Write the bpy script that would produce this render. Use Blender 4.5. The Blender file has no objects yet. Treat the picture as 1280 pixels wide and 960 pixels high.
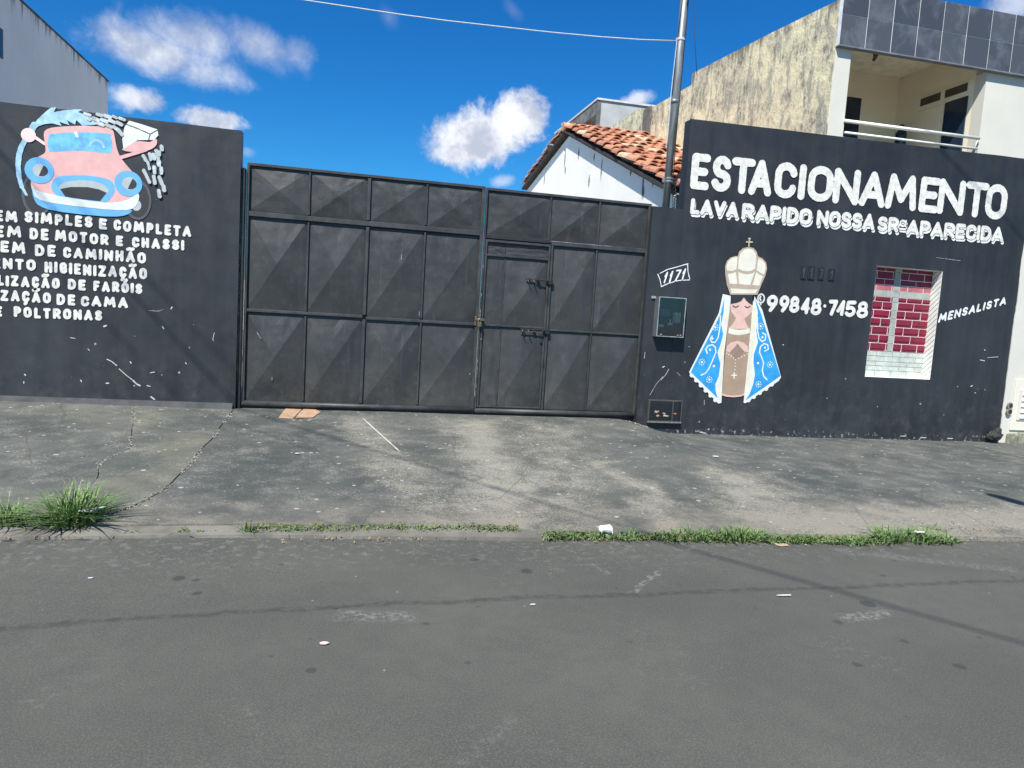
import bpy, bmesh, math, random
import numpy as np
from mathutils import Vector, Matrix, noise as mnoise
from mathutils.geometry import tessellate_polygon

random.seed(7)
R = math.radians
S = bpy.context.scene
COL = S.collection

# ------------------------------------------------------------------ camera
def make_camera():
    pitch, roll, yaw = R(5.68), R(3.53), R(13.2)
    f = Vector((math.sin(yaw) * math.cos(pitch), math.cos(yaw) * math.cos(pitch), -math.sin(pitch)))
    r = Vector((math.cos(yaw), -math.sin(yaw), 0))
    u = r.cross(f)
    r2 = r * math.cos(roll) + u * math.sin(roll)
    u2 = -r * math.sin(roll) + u * math.cos(roll)
    cd = bpy.data.cameras.new('camera')
    cam = bpy.data.objects.new('camera', cd)
    COL.objects.link(cam)
    m = Matrix((r2, u2, -f)).transposed().to_4x4()
    m.translation = (0, -9.1, 1.57)
    cam.matrix_world = m
    cd.sensor_fit = 'HORIZONTAL'
    cd.sensor_width = 36
    cd.lens = 36 * 900 / 1280
    cd.clip_start = 0.05
    cd.clip_end = 2000
    S.camera = cam
make_camera()

# ------------------------------------------------------------------ light
SUN_EL, SUN_AZ = 51.5, 33.0           # sun behind the viewer, 33 degrees to the left
S.view_settings.view_transform = 'Standard'
S.view_settings.look = 'None'
S.view_settings.exposure = 0.58
S.view_settings.gamma = 1
S.view_settings.use_curve_mapping = False
sl = bpy.data.lights.new('sun', 'SUN')
sl.energy = 4.8
sl.angle = R(0.5)
sl.color = (1.0, 0.955, 0.88)
sun = bpy.data.objects.new('sun', sl)
COL.objects.link(sun)
SD = Vector((-math.sin(R(SUN_AZ)) * math.cos(R(SUN_EL)), -math.cos(R(SUN_AZ)) * math.cos(R(SUN_EL)), math.sin(R(SUN_EL))))
sun.rotation_euler = SD.to_track_quat('Z', 'Y').to_euler()
sun.location = SD * 30

# ------------------------------------------------------------------ node helpers
class NT:
    def __init__(s, tree):
        s.t = tree; s.n = tree.nodes; s.l = tree.links
    def node(s, typ, **kw):
        n = s.n.new(typ)
        for k, v in kw.items():
            setattr(n, k, v)
        return n
    def put(s, sock, v):
        if v is None: return
        if hasattr(v, 'links') or isinstance(v, bpy.types.NodeSocket):
            s.l.new(v, sock)
        else:
            if isinstance(v, (tuple, list)) and len(v) == 3 and sock.type == 'RGBA':
                v = (*v, 1)
            sock.default_value = v
    def math(s, op, a, b=None, c=None, clamp=False):
        n = s.node('ShaderNodeMath', operation=op, use_clamp=clamp)
        s.put(n.inputs[0], a); s.put(n.inputs[1], b)
        if c is not None: s.put(n.inputs[2], c)
        return n.outputs[0]
    def vec(s, op, a, b=None):
        n = s.node('ShaderNodeVectorMath', operation=op)
        s.put(n.inputs[0], a)
        if b is not None: s.put(n.inputs[1], b)
        return n.outputs['Value'] if op in ('DOT_PRODUCT', 'LENGTH', 'DISTANCE') else n.outputs[0]
    def noise(s, co, scale, detail=4, rough=0.55, dist=0.0):
        n = s.node('ShaderNodeTexNoise')
        s.put(n.inputs['Vector'], co)
        n.inputs['Scale'].default_value = scale
        n.inputs['Detail'].default_value = detail
        n.inputs['Roughness'].default_value = rough
        n.inputs['Distortion'].default_value = dist
        return n.outputs['Fac']
    def scalev(s, co, v):
        return s.vec('MULTIPLY', co, v)
    def ramp(s, f, a, b, lo=0.0, hi=1.0):
        n = s.node('ShaderNodeMapRange', interpolation_type='SMOOTHSTEP')
        s.put(n.inputs['Value'], f)
        n.inputs['From Min'].default_value = a; n.inputs['From Max'].default_value = b
        n.inputs['To Min'].default_value = lo; n.inputs['To Max'].default_value = hi
        return n.outputs[0]
    def mix(s, f, a, b, mode='MIX'):
        n = s.node('ShaderNodeMix', data_type='RGBA', blend_type=mode)
        s.put(n.inputs[0], f); s.put(n.inputs[6], a); s.put(n.inputs[7], b)
        return n.outputs[2]
    def xyz(s, co):
        n = s.node('ShaderNodeSeparateXYZ'); s.put(n.inputs[0], co)
        return n.outputs
    def vor(s, co, scale, feature='F1', rnd=1.0):
        n = s.node('ShaderNodeTexVoronoi', feature=feature)
        s.put(n.inputs['Vector'], co)
        n.inputs['Scale'].default_value = scale
        n.inputs['Randomness'].default_value = rnd
        return n.outputs
    def line(s, sep, p, q, wob=0.0, ia=0, ib=1):
        """distance from point (sep[ia], sep[ib]) to the segment p-q, plus a wobble"""
        dx, dy = q[0] - p[0], q[1] - p[1]; L = math.hypot(dx, dy); dx /= L; dy /= L
        ax = s.math('SUBTRACT', sep[ia], p[0]); ay = s.math('SUBTRACT', sep[ib], p[1])
        t = s.math('ADD', s.math('MULTIPLY', ax, dx), s.math('MULTIPLY', ay, dy))
        d = s.math('ADD', s.math('MULTIPLY', ax, -dy), s.math('MULTIPLY', ay, dx))
        if wob != 0.0: d = s.math('ADD', d, wob)
        over = s.math('MAXIMUM', s.math('SUBTRACT', 0.0, t), s.math('SUBTRACT', t, L))
        return s.math('MAXIMUM', s.math('ABSOLUTE', d), over)

def lin(r, g, b):
    f = lambda c: c / 12.92 if c <= 0.04045 else ((c + 0.055) / 1.055) ** 2.4
    return (f(r / 255), f(g / 255), f(b / 255))

def new_mat(name):
    m = bpy.data.materials.new(name); m.use_nodes = True
    t = NT(m.node_tree)
    b = t.n['Principled BSDF']
    co = t.node('ShaderNodeTexCoord').outputs['Object']
    return m, t, b, co

def bump(t, b, h, strength=0.3, dist=0.01):
    n = t.node('ShaderNodeBump')
    n.inputs['Strength'].default_value = strength
    n.inputs['Distance'].default_value = dist
    t.put(n.inputs['Height'], h)
    t.l.new(n.outputs[0], b.inputs['Normal'])

def simple(name, col, rough=0.6, metal=0.0, var=0.12, scale=6.0, bumpv=0.0, spec=0.5, bscale=40):
    m, t, b, co = new_mat(name)
    f = t.noise(co, scale, 5, 0.6)
    lo = tuple(c * (1 - var) for c in col); hi = tuple(min(1, c * (1 + var)) for c in col)
    t.put(b.inputs['Base Color'], t.mix(t.ramp(f, 0.3, 0.7), lo, hi))
    b.inputs['Roughness'].default_value = rough
    b.inputs['Metallic'].default_value = metal
    b.inputs['Specular IOR Level'].default_value = spec
    if bumpv: bump(t, b, t.noise(co, bscale, 3), bumpv)
    return m

# ------------------------------------------------------------------ sky
def make_world():
    w = bpy.data.worlds.new('World'); S.world = w; w.use_nodes = True
    t = NT(w.node_tree)
    bg = t.n['Background']
    sky = t.node('ShaderNodeTexSky', sky_type='NISHITA')
    sky.sun_disc = False
    sky.sun_elevation = R(SUN_EL); sky.sun_rotation = R(180 + SUN_AZ)
    sky.air_density = 1.0; sky.dust_density = 0.3; sky.ozone_density = 2.5
    hs = t.node('ShaderNodeHueSaturation')
    hs.inputs['Saturation'].default_value = 1.35
    hs.inputs['Value'].default_value = 0.91
    t.l.new(sky.outputs[0], hs.inputs['Color'])
    base = t.mix(1.0, hs.outputs[0], (0.28, 0.84, 1.16), 'MULTIPLY')
    d = t.node('ShaderNodeTexCoord').outputs['Generated']
    n1 = t.noise(d, 13, 8, 0.62, 0.5)
    n2 = t.noise(d, 38, 7, 0.68, 0.3)
    nn = t.math('ADD', t.math('MULTIPLY', t.math('SUBTRACT', n1, 0.5), 1.9), t.math('MULTIPLY', t.math('SUBTRACT', n2, 0.5), .75))
    dens = None
    # centre direction, half width (rad), half height, tilt, softness, opacity
    clouds = [
        ((0.1616, 0.9604, 0.2271), .090, .045, 0.30, .40, 1.0),
        ((0.2055, 0.9464, 0.2493), .050, .036, 0.0, .40, 1.0),
        ((0.1243, 0.9713, 0.2027), .040, .022, 0.1, .45, .95),
        ((-0.2206, 0.9366, 0.2723), .076, .028, -0.04, 1.0, .85),
        ((-0.1910, 0.9370, 0.2926), .060, .028, 0.0, 1.0, .7),
        ((-0.1085, 0.9487, 0.2971), .060, .022, -0.35, 1.1, .6),
        ((-0.0699, 0.9531, 0.2945), .026, .024, 0.6, .9, .45),
        ((-0.1796, 0.9488, 0.2599), .046, .018, 0.0, 1.0, .65),
        ((-0.2490, 0.9437, 0.2179), .034, .019, 0.0, .55, .85),
        ((-0.1705, 0.9629, 0.2092), .042, .014, 0.0, .5, .9),
        ((0.1960, 0.9651, 0.1737), .018, .010, 0.2, .7, .5),
        ((0.2654, 0.9390, 0.2187), .022, .016, 0.6, .8, .55),
        ((0.2969, 0.9231, 0.2444), .035, .014, 0.5, .8, .5),
        ((0.3446, 0.8968, 0.2776), .030, .010, 0.3, .7, .75),
        ((0.6654, 0.6584, 0.3519), .032, .020, 0.0, .7, .6),
        ((0.0358, 0.9365, 0.3488), .010, .014, 0.8, 1.2, .20),
        ((0.1841, 0.9098, 0.3720), .008, .016, 0.8, 1.2, .14),
        ((-0.1273, 0.9757, 0.1785), .012, .008, 0.0, 1.0, .30),
        ((-.80, .35, .30), .16, .06, 0.0, .7, .9),
        ((-.95, -.1, .25), .20, .07, 0.1, .7, .9),
        ((.90, .10, .28), .18, .06, 0.0, .7, .9),
        ((.30, -.85, .35), .20, .07, 0.0, .7, .9),
        ((-.45, -.80, .25), .15, .05, 0.0, .7, .9),
        ((.75, -.5, .30), .17, .06, 0.0, .7, .9),
        ((.2, .5, .84), .15, .09, 0.4, .9, .5),
    ]
    for c, a, bb, tilt, soft, op in clouds:
        c = Vector(c).normalized()
        rt = c.cross(Vector((0, 0, 1))).normalized(); up = rt.cross(c)
        r2 = rt * math.cos(tilt) + up * math.sin(tilt); u2 = up * math.cos(tilt) - rt * math.sin(tilt)
        df = t.vec('SUBTRACT', d, tuple(c))
        u = t.vec('DOT_PRODUCT', df, tuple(r2 / a)); v = t.vec('DOT_PRODUCT', df, tuple(u2 / bb))
        q = t.math('SQRT', t.math('ADD', t.math('MULTIPLY', u, u), t.math('MULTIPLY', v, v)))
        q = t.math('ADD', q, nn)
        m_ = t.ramp(q, 1.0 + soft * 0.25, 1.0 - soft, 0.0, op)
        dens = m_ if dens is None else t.math('MAXIMUM', dens, m_)
    shade = t.noise(d, 22, 6, 0.62)
    ccol = t.mix(t.ramp(shade, 0.35, 0.65), (4.4, 4.8, 5.9), (8.0, 8.2, 8.7))
    fin = t.mix(dens, base, ccol)
    t.l.new(fin, bg.inputs['Color'])
    bg.inputs['Strength'].default_value = 0.085
make_world()

# ------------------------------------------------------------------ object helpers
def link(name, mesh, mat=None, parent=None, smooth=False):
    o = bpy.data.objects.new(name, mesh)
    COL.objects.link(o)
    if mat is not None and not mesh.materials: mesh.materials.append(mat)
    if parent is not None: o.parent = parent
    if smooth:
        for p in mesh.polygons: p.use_smooth = True
    return o

def obj(name, bm, mat, parent=None, smooth=False):
    me = bpy.data.meshes.new(name)
    bm.normal_update()
    bm.to_mesh(me); bm.free()
    return link(name, me, mat, parent, smooth)

def empty(name, loc=(0, 0, 0)):
    o = bpy.data.objects.new(name, None); COL.objects.link(o); o.location = loc
    o.empty_display_size = 0.2
    return o

def tag(o, label, cat, group=None, kind=None):
    o['label'] = label; o['category'] = cat
    if group: o['group'] = group
    if kind: o['kind'] = kind
    return o

def struct(o):
    o['kind'] = 'structure'; return o

def B(): return bmesh.new()

def box(bm, x0, x1, y0, y1, z0, z1, bevel=0.0):
    vs = [bm.verts.new(p) for p in ((x0, y0, z0), (x1, y0, z0), (x1, y1, z0), (x0, y1, z0), (x0, y0, z1), (x1, y0, z1), (x1, y1, z1), (x0, y1, z1))]
    fs = [bm.faces.new([vs[i] for i in f]) for f in ((0, 3, 2, 1), (4, 5, 6, 7), (0, 1, 5, 4), (1, 2, 6, 5), (2, 3, 7, 6), (3, 0, 4, 7))]
    if bevel:
        es = set(e for f in fs for e in f.edges)
        bmesh.ops.bevel(bm, geom=list(es), offset=bevel, segments=1, affect='EDGES')

def tube(bm, pts, rad, seg=8, caps=True):
    pts = [Vector(p) for p in pts]
    rings = []
    prev = None
    for i, p in enumerate(pts):
        a = pts[max(i - 1, 0)]; b = pts[min(i + 1, len(pts) - 1)]
        d = (b - a).normalized()
        if prev is None:
            s = d.orthogonal().normalized()
        else:
            s = (prev - d * prev.dot(d)).normalized()
        prev = s
        q = d.cross(s)
        r = rad[i] if isinstance(rad, (list, tuple)) else rad
        rings.append([bm.verts.new(p + (s * math.cos(2 * math.pi * k / seg) + q * math.sin(2 * math.pi * k / seg)) * r) for k in range(seg)])
    for a, b in zip(rings, rings[1:]):
        for k in range(seg):
            bm.faces.new((a[k], a[(k + 1) % seg], b[(k + 1) % seg], b[k]))
    if caps:
        bm.faces.new(rings[0][::-1]); bm.faces.new(rings[-1])

def poly_sheet(bm, pts, y):
    """flat polygon (x, z) facing -y at depth y"""
    P = [Vector((x, y, z)) for x, z in pts]
    vs = [bm.verts.new(p) for p in P]
    for a, b, c in tessellate_polygon([P]):
        A, Bv, Cc = P[a], P[b], P[c]
        n = (Bv - A).cross(Cc - A)
        if n.length < 1e-9: continue
        try:
            bm.faces.new((vs[a], vs[b], vs[c]) if n.y < 0 else (vs[a], vs[c], vs[b]))
        except ValueError: pass

def smooth_pts(pts, n=3):
    """Catmull-Rom rounding of a closed outline"""
    out = []; L = len(pts)
    for i in range(L):
        p0, p1, p2, p3 = (Vector(pts[(i + k) % L]) for k in (-1, 0, 1, 2))
        for j in range(n):
            u = j / n
            out.append(tuple(0.5 * ((2 * p1) + (-p0 + p2) * u + (2 * p0 - 5 * p1 + 4 * p2 - p3) * u * u + (-p0 + 3 * p1 - 3 * p2 + p3) * u ** 3)))
    return out

# ------------------------------------------------------------------ painted strokes (brush lettering)
class Field:
    def __init__(s, x0, x1, z0, z1, c):
        s.x0, s.z0, s.c = x0, z0, c
        s.nx = int(math.ceil((x1 - x0) / c)) + 1; s.nz = int(math.ceil((z1 - z0) / c)) + 1
        s.X = x0 + np.arange(s.nx) * c; s.Z = z0 + np.arange(s.nz) * c
        s.a = np.full((s.nz, s.nx), 1.0)
    def seg(s, p, q, r):
        m = r + 4 * s.c
        i0 = max(0, int((min(p[0], q[0]) - m - s.x0) / s.c)); i1 = min(s.nx, int((max(p[0], q[0]) + m - s.x0) / s.c) + 2)
        k0 = max(0, int((min(p[1], q[1]) - m - s.z0) / s.c)); k1 = min(s.nz, int((max(p[1], q[1]) + m - s.z0) / s.c) + 2)
        if i1 <= i0 or k1 <= k0: return
        X, Z = np.meshgrid(s.X[i0:i1], s.Z[k0:k1])
        dx, dz = q[0] - p[0], q[1] - p[1]; L = dx * dx + dz * dz
        t = np.clip(((X - p[0]) * dx + (Z - p[1]) * dz) / L, 0, 1) if L > 1e-12 else 0.0
        d = np.hypot(X - p[0] - t * dx, Z - p[1] - t * dz) - r
        s.a[k0:k1, i0:i1] = np.minimum(s.a[k0:k1, i0:i1], d)
    def path(s, pts, r):
        n = len(pts)
        for i in range(n - 1):
            s.seg(pts[i], pts[i + 1], r if not isinstance(r, (list, tuple)) else (r[i] + r[i + 1]) / 2)
    def sheet(s, bm, y):
        rg = np.random.RandomState(int(abs(s.x0 * 997 + s.z0 * 131)) % 99991)
        st_ = max(2, int(.022 / s.c)); gz, gx_ = s.nz // st_ + 3, s.nx // st_ + 3
        g_ = rg.rand(gz, gx_) - .5
        iz = np.arange(s.nz) / st_; ix = np.arange(s.nx) / st_
        i0 = iz.astype(int); j0 = ix.astype(int); fz = (iz - i0)[:, None]; fx = (ix - j0)[None, :]
        nz_ = (g_[i0][:, j0] * (1 - fz) * (1 - fx) + g_[i0 + 1][:, j0] * fz * (1 - fx) + g_[i0][:, j0 + 1] * (1 - fz) * fx + g_[i0 + 1][:, j0 + 1] * fz * fx)
        a = s.a + nz_ * min(.006, .7 * s.c); ins = a < 0
        cache = {}
        def vert(kx, kz, key):
            v = cache.get(key)
            if v is None:
                v = bm.verts.new((kx, y, kz)); cache[key] = v
            return v
        cnt = ins[:-1, :-1].astype(int) + ins[1:, :-1] + ins[:-1, 1:] + ins[1:, 1:]
        for k in range(s.nz - 1):
            row = cnt[k]
            nzc = np.nonzero(row)[0]
            if len(nzc) == 0: continue
            i = 0
            idx = list(nzc); j = 0
            while j < len(idx):
                i = idx[j]
                if row[i] == 4:
                    e = j
                    while e + 1 < len(idx) and idx[e + 1] == idx[e] + 1 and row[idx[e + 1]] == 4: e += 1
                    i2 = idx[e] + 1
                    bm.faces.new((vert(s.X[i], s.Z[k], (i, k)), vert(s.X[i2], s.Z[k], (i2, k)), vert(s.X[i2], s.Z[k + 1], (i2, k + 1)), vert(s.X[i], s.Z[k + 1], (i, k + 1))))
                    j = e + 1; continue
                cs = [(i, k), (i + 1, k), (i + 1, k + 1), (i, k + 1)]
                out = []
                for m in range(4):
                    (ia, ka), (ib, kb) = cs[m], cs[(m + 1) % 4]
                    va, vb = a[ka, ia], a[kb, ib]
                    if va < 0: out.append(vert(s.X[ia], s.Z[ka], (ia, ka)))
                    if (va < 0) != (vb < 0):
                        f = va / (va - vb)
                        key = ('e',) + tuple(sorted(((ia, ka), (ib, kb))))
                        out.append(vert(s.X[ia] + (s.X[ib] - s.X[ia]) * f, s.Z[ka] + (s.Z[kb] - s.Z[ka]) * f, key))
                if len(out) >= 3:
                    try: bm.faces.new(out)
                    except ValueError: pass
                j += 1

def arc(cx, cy, rx, ry, a0, a1, n=10):
    return [(cx + rx * math.cos(R(a0 + (a1 - a0) * i / n)), cy + ry * math.sin(R(a0 + (a1 - a0) * i / n))) for i in range(n + 1)]
G = {
    'A': [[(0, 0), (.5, 1), (1, 0)], [(.2, .3), (.8, .3)]],
    'C': [arc(.55, .72, .5, .28, 10, 180, 8) + arc(.55, .28, .5, .28, 180, 350, 8)],
    'D': [[(0, 0), (0, 1), (.4, 1)] + arc(.4, .5, .6, .5, 90, -90, 10) + [(0, 0)]],
    'E': [[(1, 1), (0, 1), (0, 0), (1, 0)], [(0, .5), (.85, .5)]],
    'F': [[(1, 1), (0, 1), (0, 0)], [(0, .5), (.8, .5)]],
    'G': [arc(.55, .72, .5, .28, 15, 180, 8) + arc(.55, .28, .5, .28, 180, 340, 8) + [(1, .48), (.62, .48)]],
    'H': [[(0, 0), (0, 1)], [(1, 0), (1, 1)], [(0, .5), (1, .5)]],
    'I': [[(.5, 0), (.5, 1)]],
    'L': [[(0, 1), (0, 0), (1, 0)]],
    'M': [[(0, 0), (.12, 1), (.5, .25), (.88, 1), (1, 0)]],
    'N': [[(0, 0), (0, 1), (1, 0), (1, 1)]],
    'O': [arc(.5, .68, .5, .32, 0, 180, 9) + arc(.5, .32, .5, .32, 180, 360, 9) + [(1, .68)]],
    'P': [[(0, 0), (0, 1), (.5, 1)] + arc(.5, .72, .5, .28, 90, -90, 8) + [(0, .44)]],
    'R': [[(0, 0), (0, 1), (.5, 1)] + arc(.5, .73, .48, .27, 90, -90, 8) + [(0, .46)], [(.45, .46), (1, 0)]],
    'S': [arc(.5, .74, .46, .26, 20, 270, 9) + arc(.5, .25, .5, .25, 90, -160, 9)],
    'T': [[(0, 1), (1, 1)], [(.5, 1), (.5, 0)]],
    'V': [[(0, 1), (.5, 0), (1, 1)]],
    'Z': [[(0, 1), (1, 1), (0, 0), (1, 0)]],
    '1': [[(.0, .62), (.62, 1), (.5, 0)]],
    '!': [[(.0, .28), (.75, 1), (.62, 0)]],
    '4': [[(.75, 0), (.8, 1), (0, .3), (1, .3)]],
    '5': [[(.95, 1), (.15, 1), (.08, .55)] + arc(.45, .3, .5, .3, 110, -150, 9)],
    '7': [[(0, 1), (1, 1), (.35, 0)]],
    '8': [arc(.5, .75, .4, .25, -90, 270, 12), arc(.5, .27, .5, .25, 90, 450, 12)],
    '9': [arc(.5, .7, .5, .3, -10, 350, 12) + [(.95, .5), (.35, 0)]],
    'a': [arc(.5, .6, .5, .4, 0, 360, 10), [(1, 1), (1, .2)], [(0, -.25), (1, -.25)]],
    '.': [[(.5, .45), (.5, .5)]],
    '-': [[(.1, .5), (.9, .5)]],
}
WD = {'I': .28, 'M': 1.15, 'E': .72, 'L': .72, 'F': .72, 'O': .88, 'S': .8, 'C': .8, '1': .5, '.': .25, 'a': .5, 'A': .95, 'N': .9, 'T': .8, 'P': .78, 'R': .85, 'Z': .85, 'V': .95}
ACC = {'Ã': ('A', '~'), 'Ç': ('C', ','), 'Ó': ('O', "'"), 'Á': ('A', "'")}

def strokes(word, pl, pr, hl, hr, r, ranges=None, gap=0.2, slant=0.0, jitter=0.0):
    """strokes of a word whose baseline runs pl -> pr; hl/hr = cap heights (the stroke's own thickness included)"""
    rnd = random.Random(word + str(pl))
    if ranges is None:
        W = [WD.get(ACC.get(c, (c,))[0], .82) for c in word]
        tot = sum(W) + gap * (len(W) - 1)
        ranges = []; x = 0
        for w in W:
            ranges.append((x / tot, (x + w) / tot)); x += w + gap
    L = pr[0] - pl[0]
    out = []
    for c, (u0, u1) in zip(word, ranges):
        g, acc = ACC.get(c, (c, None))
        um = (u0 + u1) / 2
        h = hl + (hr - hl) * um
        jz = rnd.uniform(-jitter, jitter) * h
        def P(a, b):
            x0 = pl[0] + L * u0 + r; x1 = pl[0] + L * u1 - r
            if x1 < x0: x0 = x1 = (x0 + x1) / 2
            x = x0 + (x1 - x0) * a
            zb = pl[1] + (pr[1] - pl[1]) * ((x - pl[0]) / L)
            z = zb + r + (h - 2 * r) * b + jz
            return (x + slant * (z - zb), z)
        for st in G[g]:
            out.append([P(a, b) for a, b in st])
        if acc == '~': out.append([P(.05, 1.38), P(.35, 1.5), P(.65, 1.38), P(.95, 1.5)])
        if acc == ',': out.append([P(.55, -.05), P(.6, -.28), P(.35, -.42)])
        if acc == "'": out.append([P(.45, 1.3), P(.75, 1.55)])
    return out

def paint_strokes(name, sts, r, mat, y, cell, parent, label=None):
    xs = [p[0] for s in sts for p in s]; zs = [p[1] for s in sts for p in s]
    m = r + 3 * cell
    f = Field(min(xs) - m, max(xs) + m, min(zs) - m, max(zs) + m, cell)
    for s_ in sts: f.path(s_, r)
    bm = B(); f.sheet(bm, y)
    o = obj(name, bm, mat, parent)
    if label: o['label'] = label
    return o

def dots(bm, pts, r, y, seg=10):
    for x, z in pts:
        vs = [bm.verts.new((x + r * math.cos(2 * math.pi * k / seg), y, z + r * math.sin(2 * math.pi * k / seg))) for k in range(seg)]
        bm.faces.new(vs)

# ------------------------------------------------------------------ materials
def m_black_paint(name, seed, chips=True):
    m, t, b, co = new_mat(name)
    sep = t.xyz(co)
    co2 = t.vec('ADD', co, (seed, seed, seed))
    big = t.noise(co2, 0.8, 5, 0.55)
    streak = t.noise(t.scalev(co2, (4.0, 4.0, 0.5)), 1.6, 5, 0.6)
    c = t.mix(t.ramp(t.math('ADD', t.math('MULTIPLY', big, .6), t.math('MULTIPLY', streak, .4)), .36, .64), (.016, .018, .021), (.029, .033, .038))
    # dust gathers low on the wall
    low = t.ramp(sep[2], 1.3, 0.1)
    dn = t.ramp(t.noise(co2, 5, 6, .7), .45, .75)
    c = t.mix(t.math('MULTIPLY', t.math('MULTIPLY', low, dn), .45), c, (.085, .088, .088))
    if chips:
        v = t.vor(co2, 9.0)
        chipn = t.noise(co2, 3.0, 2)
        rad = t.math('MULTIPLY', t.ramp(chipn, .48, .70), .16)
        rad = t.math('MULTIPLY', rad, t.ramp(sep[2], 2.2, .5, .1, 1.0))
        wv = t.math('ADD', v['Distance'], t.math('MULTIPLY', t.math('SUBTRACT', t.noise(co2, 45, 3), .5), .14))
        ch = t.math('LESS_THAN', wv, rad)
        c = t.mix(t.math('MULTIPLY', ch, .85), c, (.34, .34, .33))
        # a peeled row right at the foot
        foot = t.math('MULTIPLY', t.ramp(sep[2], .16, .07), t.ramp(t.noise(co2, 16, 4, .7), .57, .62))
        c = t.mix(t.math('MULTIPLY', foot, .8), c, (.33, .33, .30))
    t.put(b.inputs['Base Color'], c)
    b.inputs['Roughness'].default_value = .52
    t.put(b.inputs['Roughness'], t.ramp(t.noise(co2, 4, 4), .3, .7, .42, .62))
    h = t.math('ADD', t.math('MULTIPLY', t.noise(co2, 2.2, 4), 1.0), t.math('MULTIPLY', t.noise(co2, 60, 3), .12))
    bump(t, b, h, .35, .012)
    return m
M_wallL = m_black_paint('black_wall_paint', 0.0)
M_wallR = m_black_paint('faded_black_wall_paint', 13.0)

def m_gate():
    m, t, b, co = new_mat('black_gate_enamel')
    info = t.node('ShaderNodeObjectInfo')
    wco = t.node('ShaderNodeNewGeometry').outputs['Position']
    n = t.noise(wco, 1.6, 5, .6); n2 = t.noise(wco, 7, 6, .65)
    c = t.mix(t.ramp(n, .35, .65), (.026, .028, .029), (.043, .045, .046))
    c = t.mix(t.math('MULTIPLY', t.ramp(n2, .52, .75), .32), c, (.085, .074, .068))
    strk = t.noise(t.scalev(wco, (14, 14, .9)), 1.2, 4, .6)
    c = t.mix(t.math('MULTIPLY', t.ramp(strk, .58, .75), .35), c, (.10, .10, .10))
    gs = t.xyz(wco)
    c = t.mix(t.math('MULTIPLY', t.math('MULTIPLY', t.ramp(gs[2], .95, .25), t.ramp(t.noise(wco, 4, 6, .7), .38, .65)), .5), c, (.105, .098, .084))
    rr = t.math('MULTIPLY', t.ramp(t.noise(t.scalev(wco, (9, 9, 2.5)), 1.3, 6, .75), .60, .70), .55)
    c = t.mix(rr, c, (.10, .070, .055))
    c = t.mix(t.math('MULTIPLY', t.math('GREATER_THAN', t.noise(wco, 55, 2, .6), .765), .8), c, (.3, .3, .28))
    c = t.mix(t.math('MULTIPLY', info.outputs['Random'], .25), c, (.060, .060, .058))
    t.put(b.inputs['Base Color'], c)
    t.put(b.inputs['Roughness'], t.ramp(n2, .3, .7, .38, .6))
    bump(t, b, t.math('ADD', t.noise(wco, 3.0, 3), t.math('MULTIPLY', t.noise(wco, 30, 3), .08)), .35, .02)
    return m
M_gate = m_gate()
M_gateframe = simple('gate_frame_enamel', (.040, .042, .043), .5, var=.35, scale=5, bumpv=.15)
M_gatescuff = simple('worn_steel_edge', (.22, .22, .21), .55, var=.5, scale=30)
M_gatedark = simple('gate_dark_rail', (.018, .019, .021), .55, var=.3, scale=9)
M_iron = simple('black_iron_bolt', (.02, .02, .022), .5, var=.3, scale=30)
M_brass = simple('tarnished_brass', (.22, .17, .09), .45, metal=.7, var=.4, scale=60)
M_steel = simple('steel_shackle', (.4, .4, .4), .35, metal=.9, var=.2, scale=60)

def m_white(name, col, dirt, dcol, vs=5.0, low=None):
    m, t, b, co = new_mat(name)
    wco = t.node('ShaderNodeNewGeometry').outputs['Position']
    sep = t.xyz(wco)
    n = t.noise(wco, 1.3, 6, .6)
    st = t.noise(t.scalev(wco, (vs, vs, vs * .13)), 1.0, 6, .7)
    c = t.mix(t.ramp(n, .3, .7), tuple(x * .93 for x in col), col)
    c = t.mix(t.math('MULTIPLY', t.ramp(st, .56, .78), dirt), c, dcol)
    if low is not None:
        c = t.mix(t.math('MULTIPLY', t.ramp(sep[2], low + .5, low), t.ramp(t.noise(wco, 9, 5, .7), .42, .6)), c, (.22, .22, .18))
    t.put(b.inputs['Base Color'], c)
    b.inputs['Roughness'].default_value = .8
    bump(t, b, t.math('ADD', t.noise(wco, 5, 4), t.math('MULTIPLY', t.noise(wco, 70, 3), .3)), .25, .01)
    return m
M_housewhite = m_white('house_white_paint', (.615, .60, .53), .12, (.45, .43, .37))
M_limewash = m_white('limewashed_plaster', (.97, .93, .84), .18, (.42, .42, .40), 4.0)
M_balcony = m_white('balcony_cream_paint', (.88, .80, .62), .1, (.4, .38, .3))
M_greywall = m_white('pale_grey_plaster', (.52, .53, .56), .35, (.36, .36, .38), 2.0)
M_rail = simple('white_enamel_tube', (.78, .76, .68), .35, var=.06)

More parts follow.
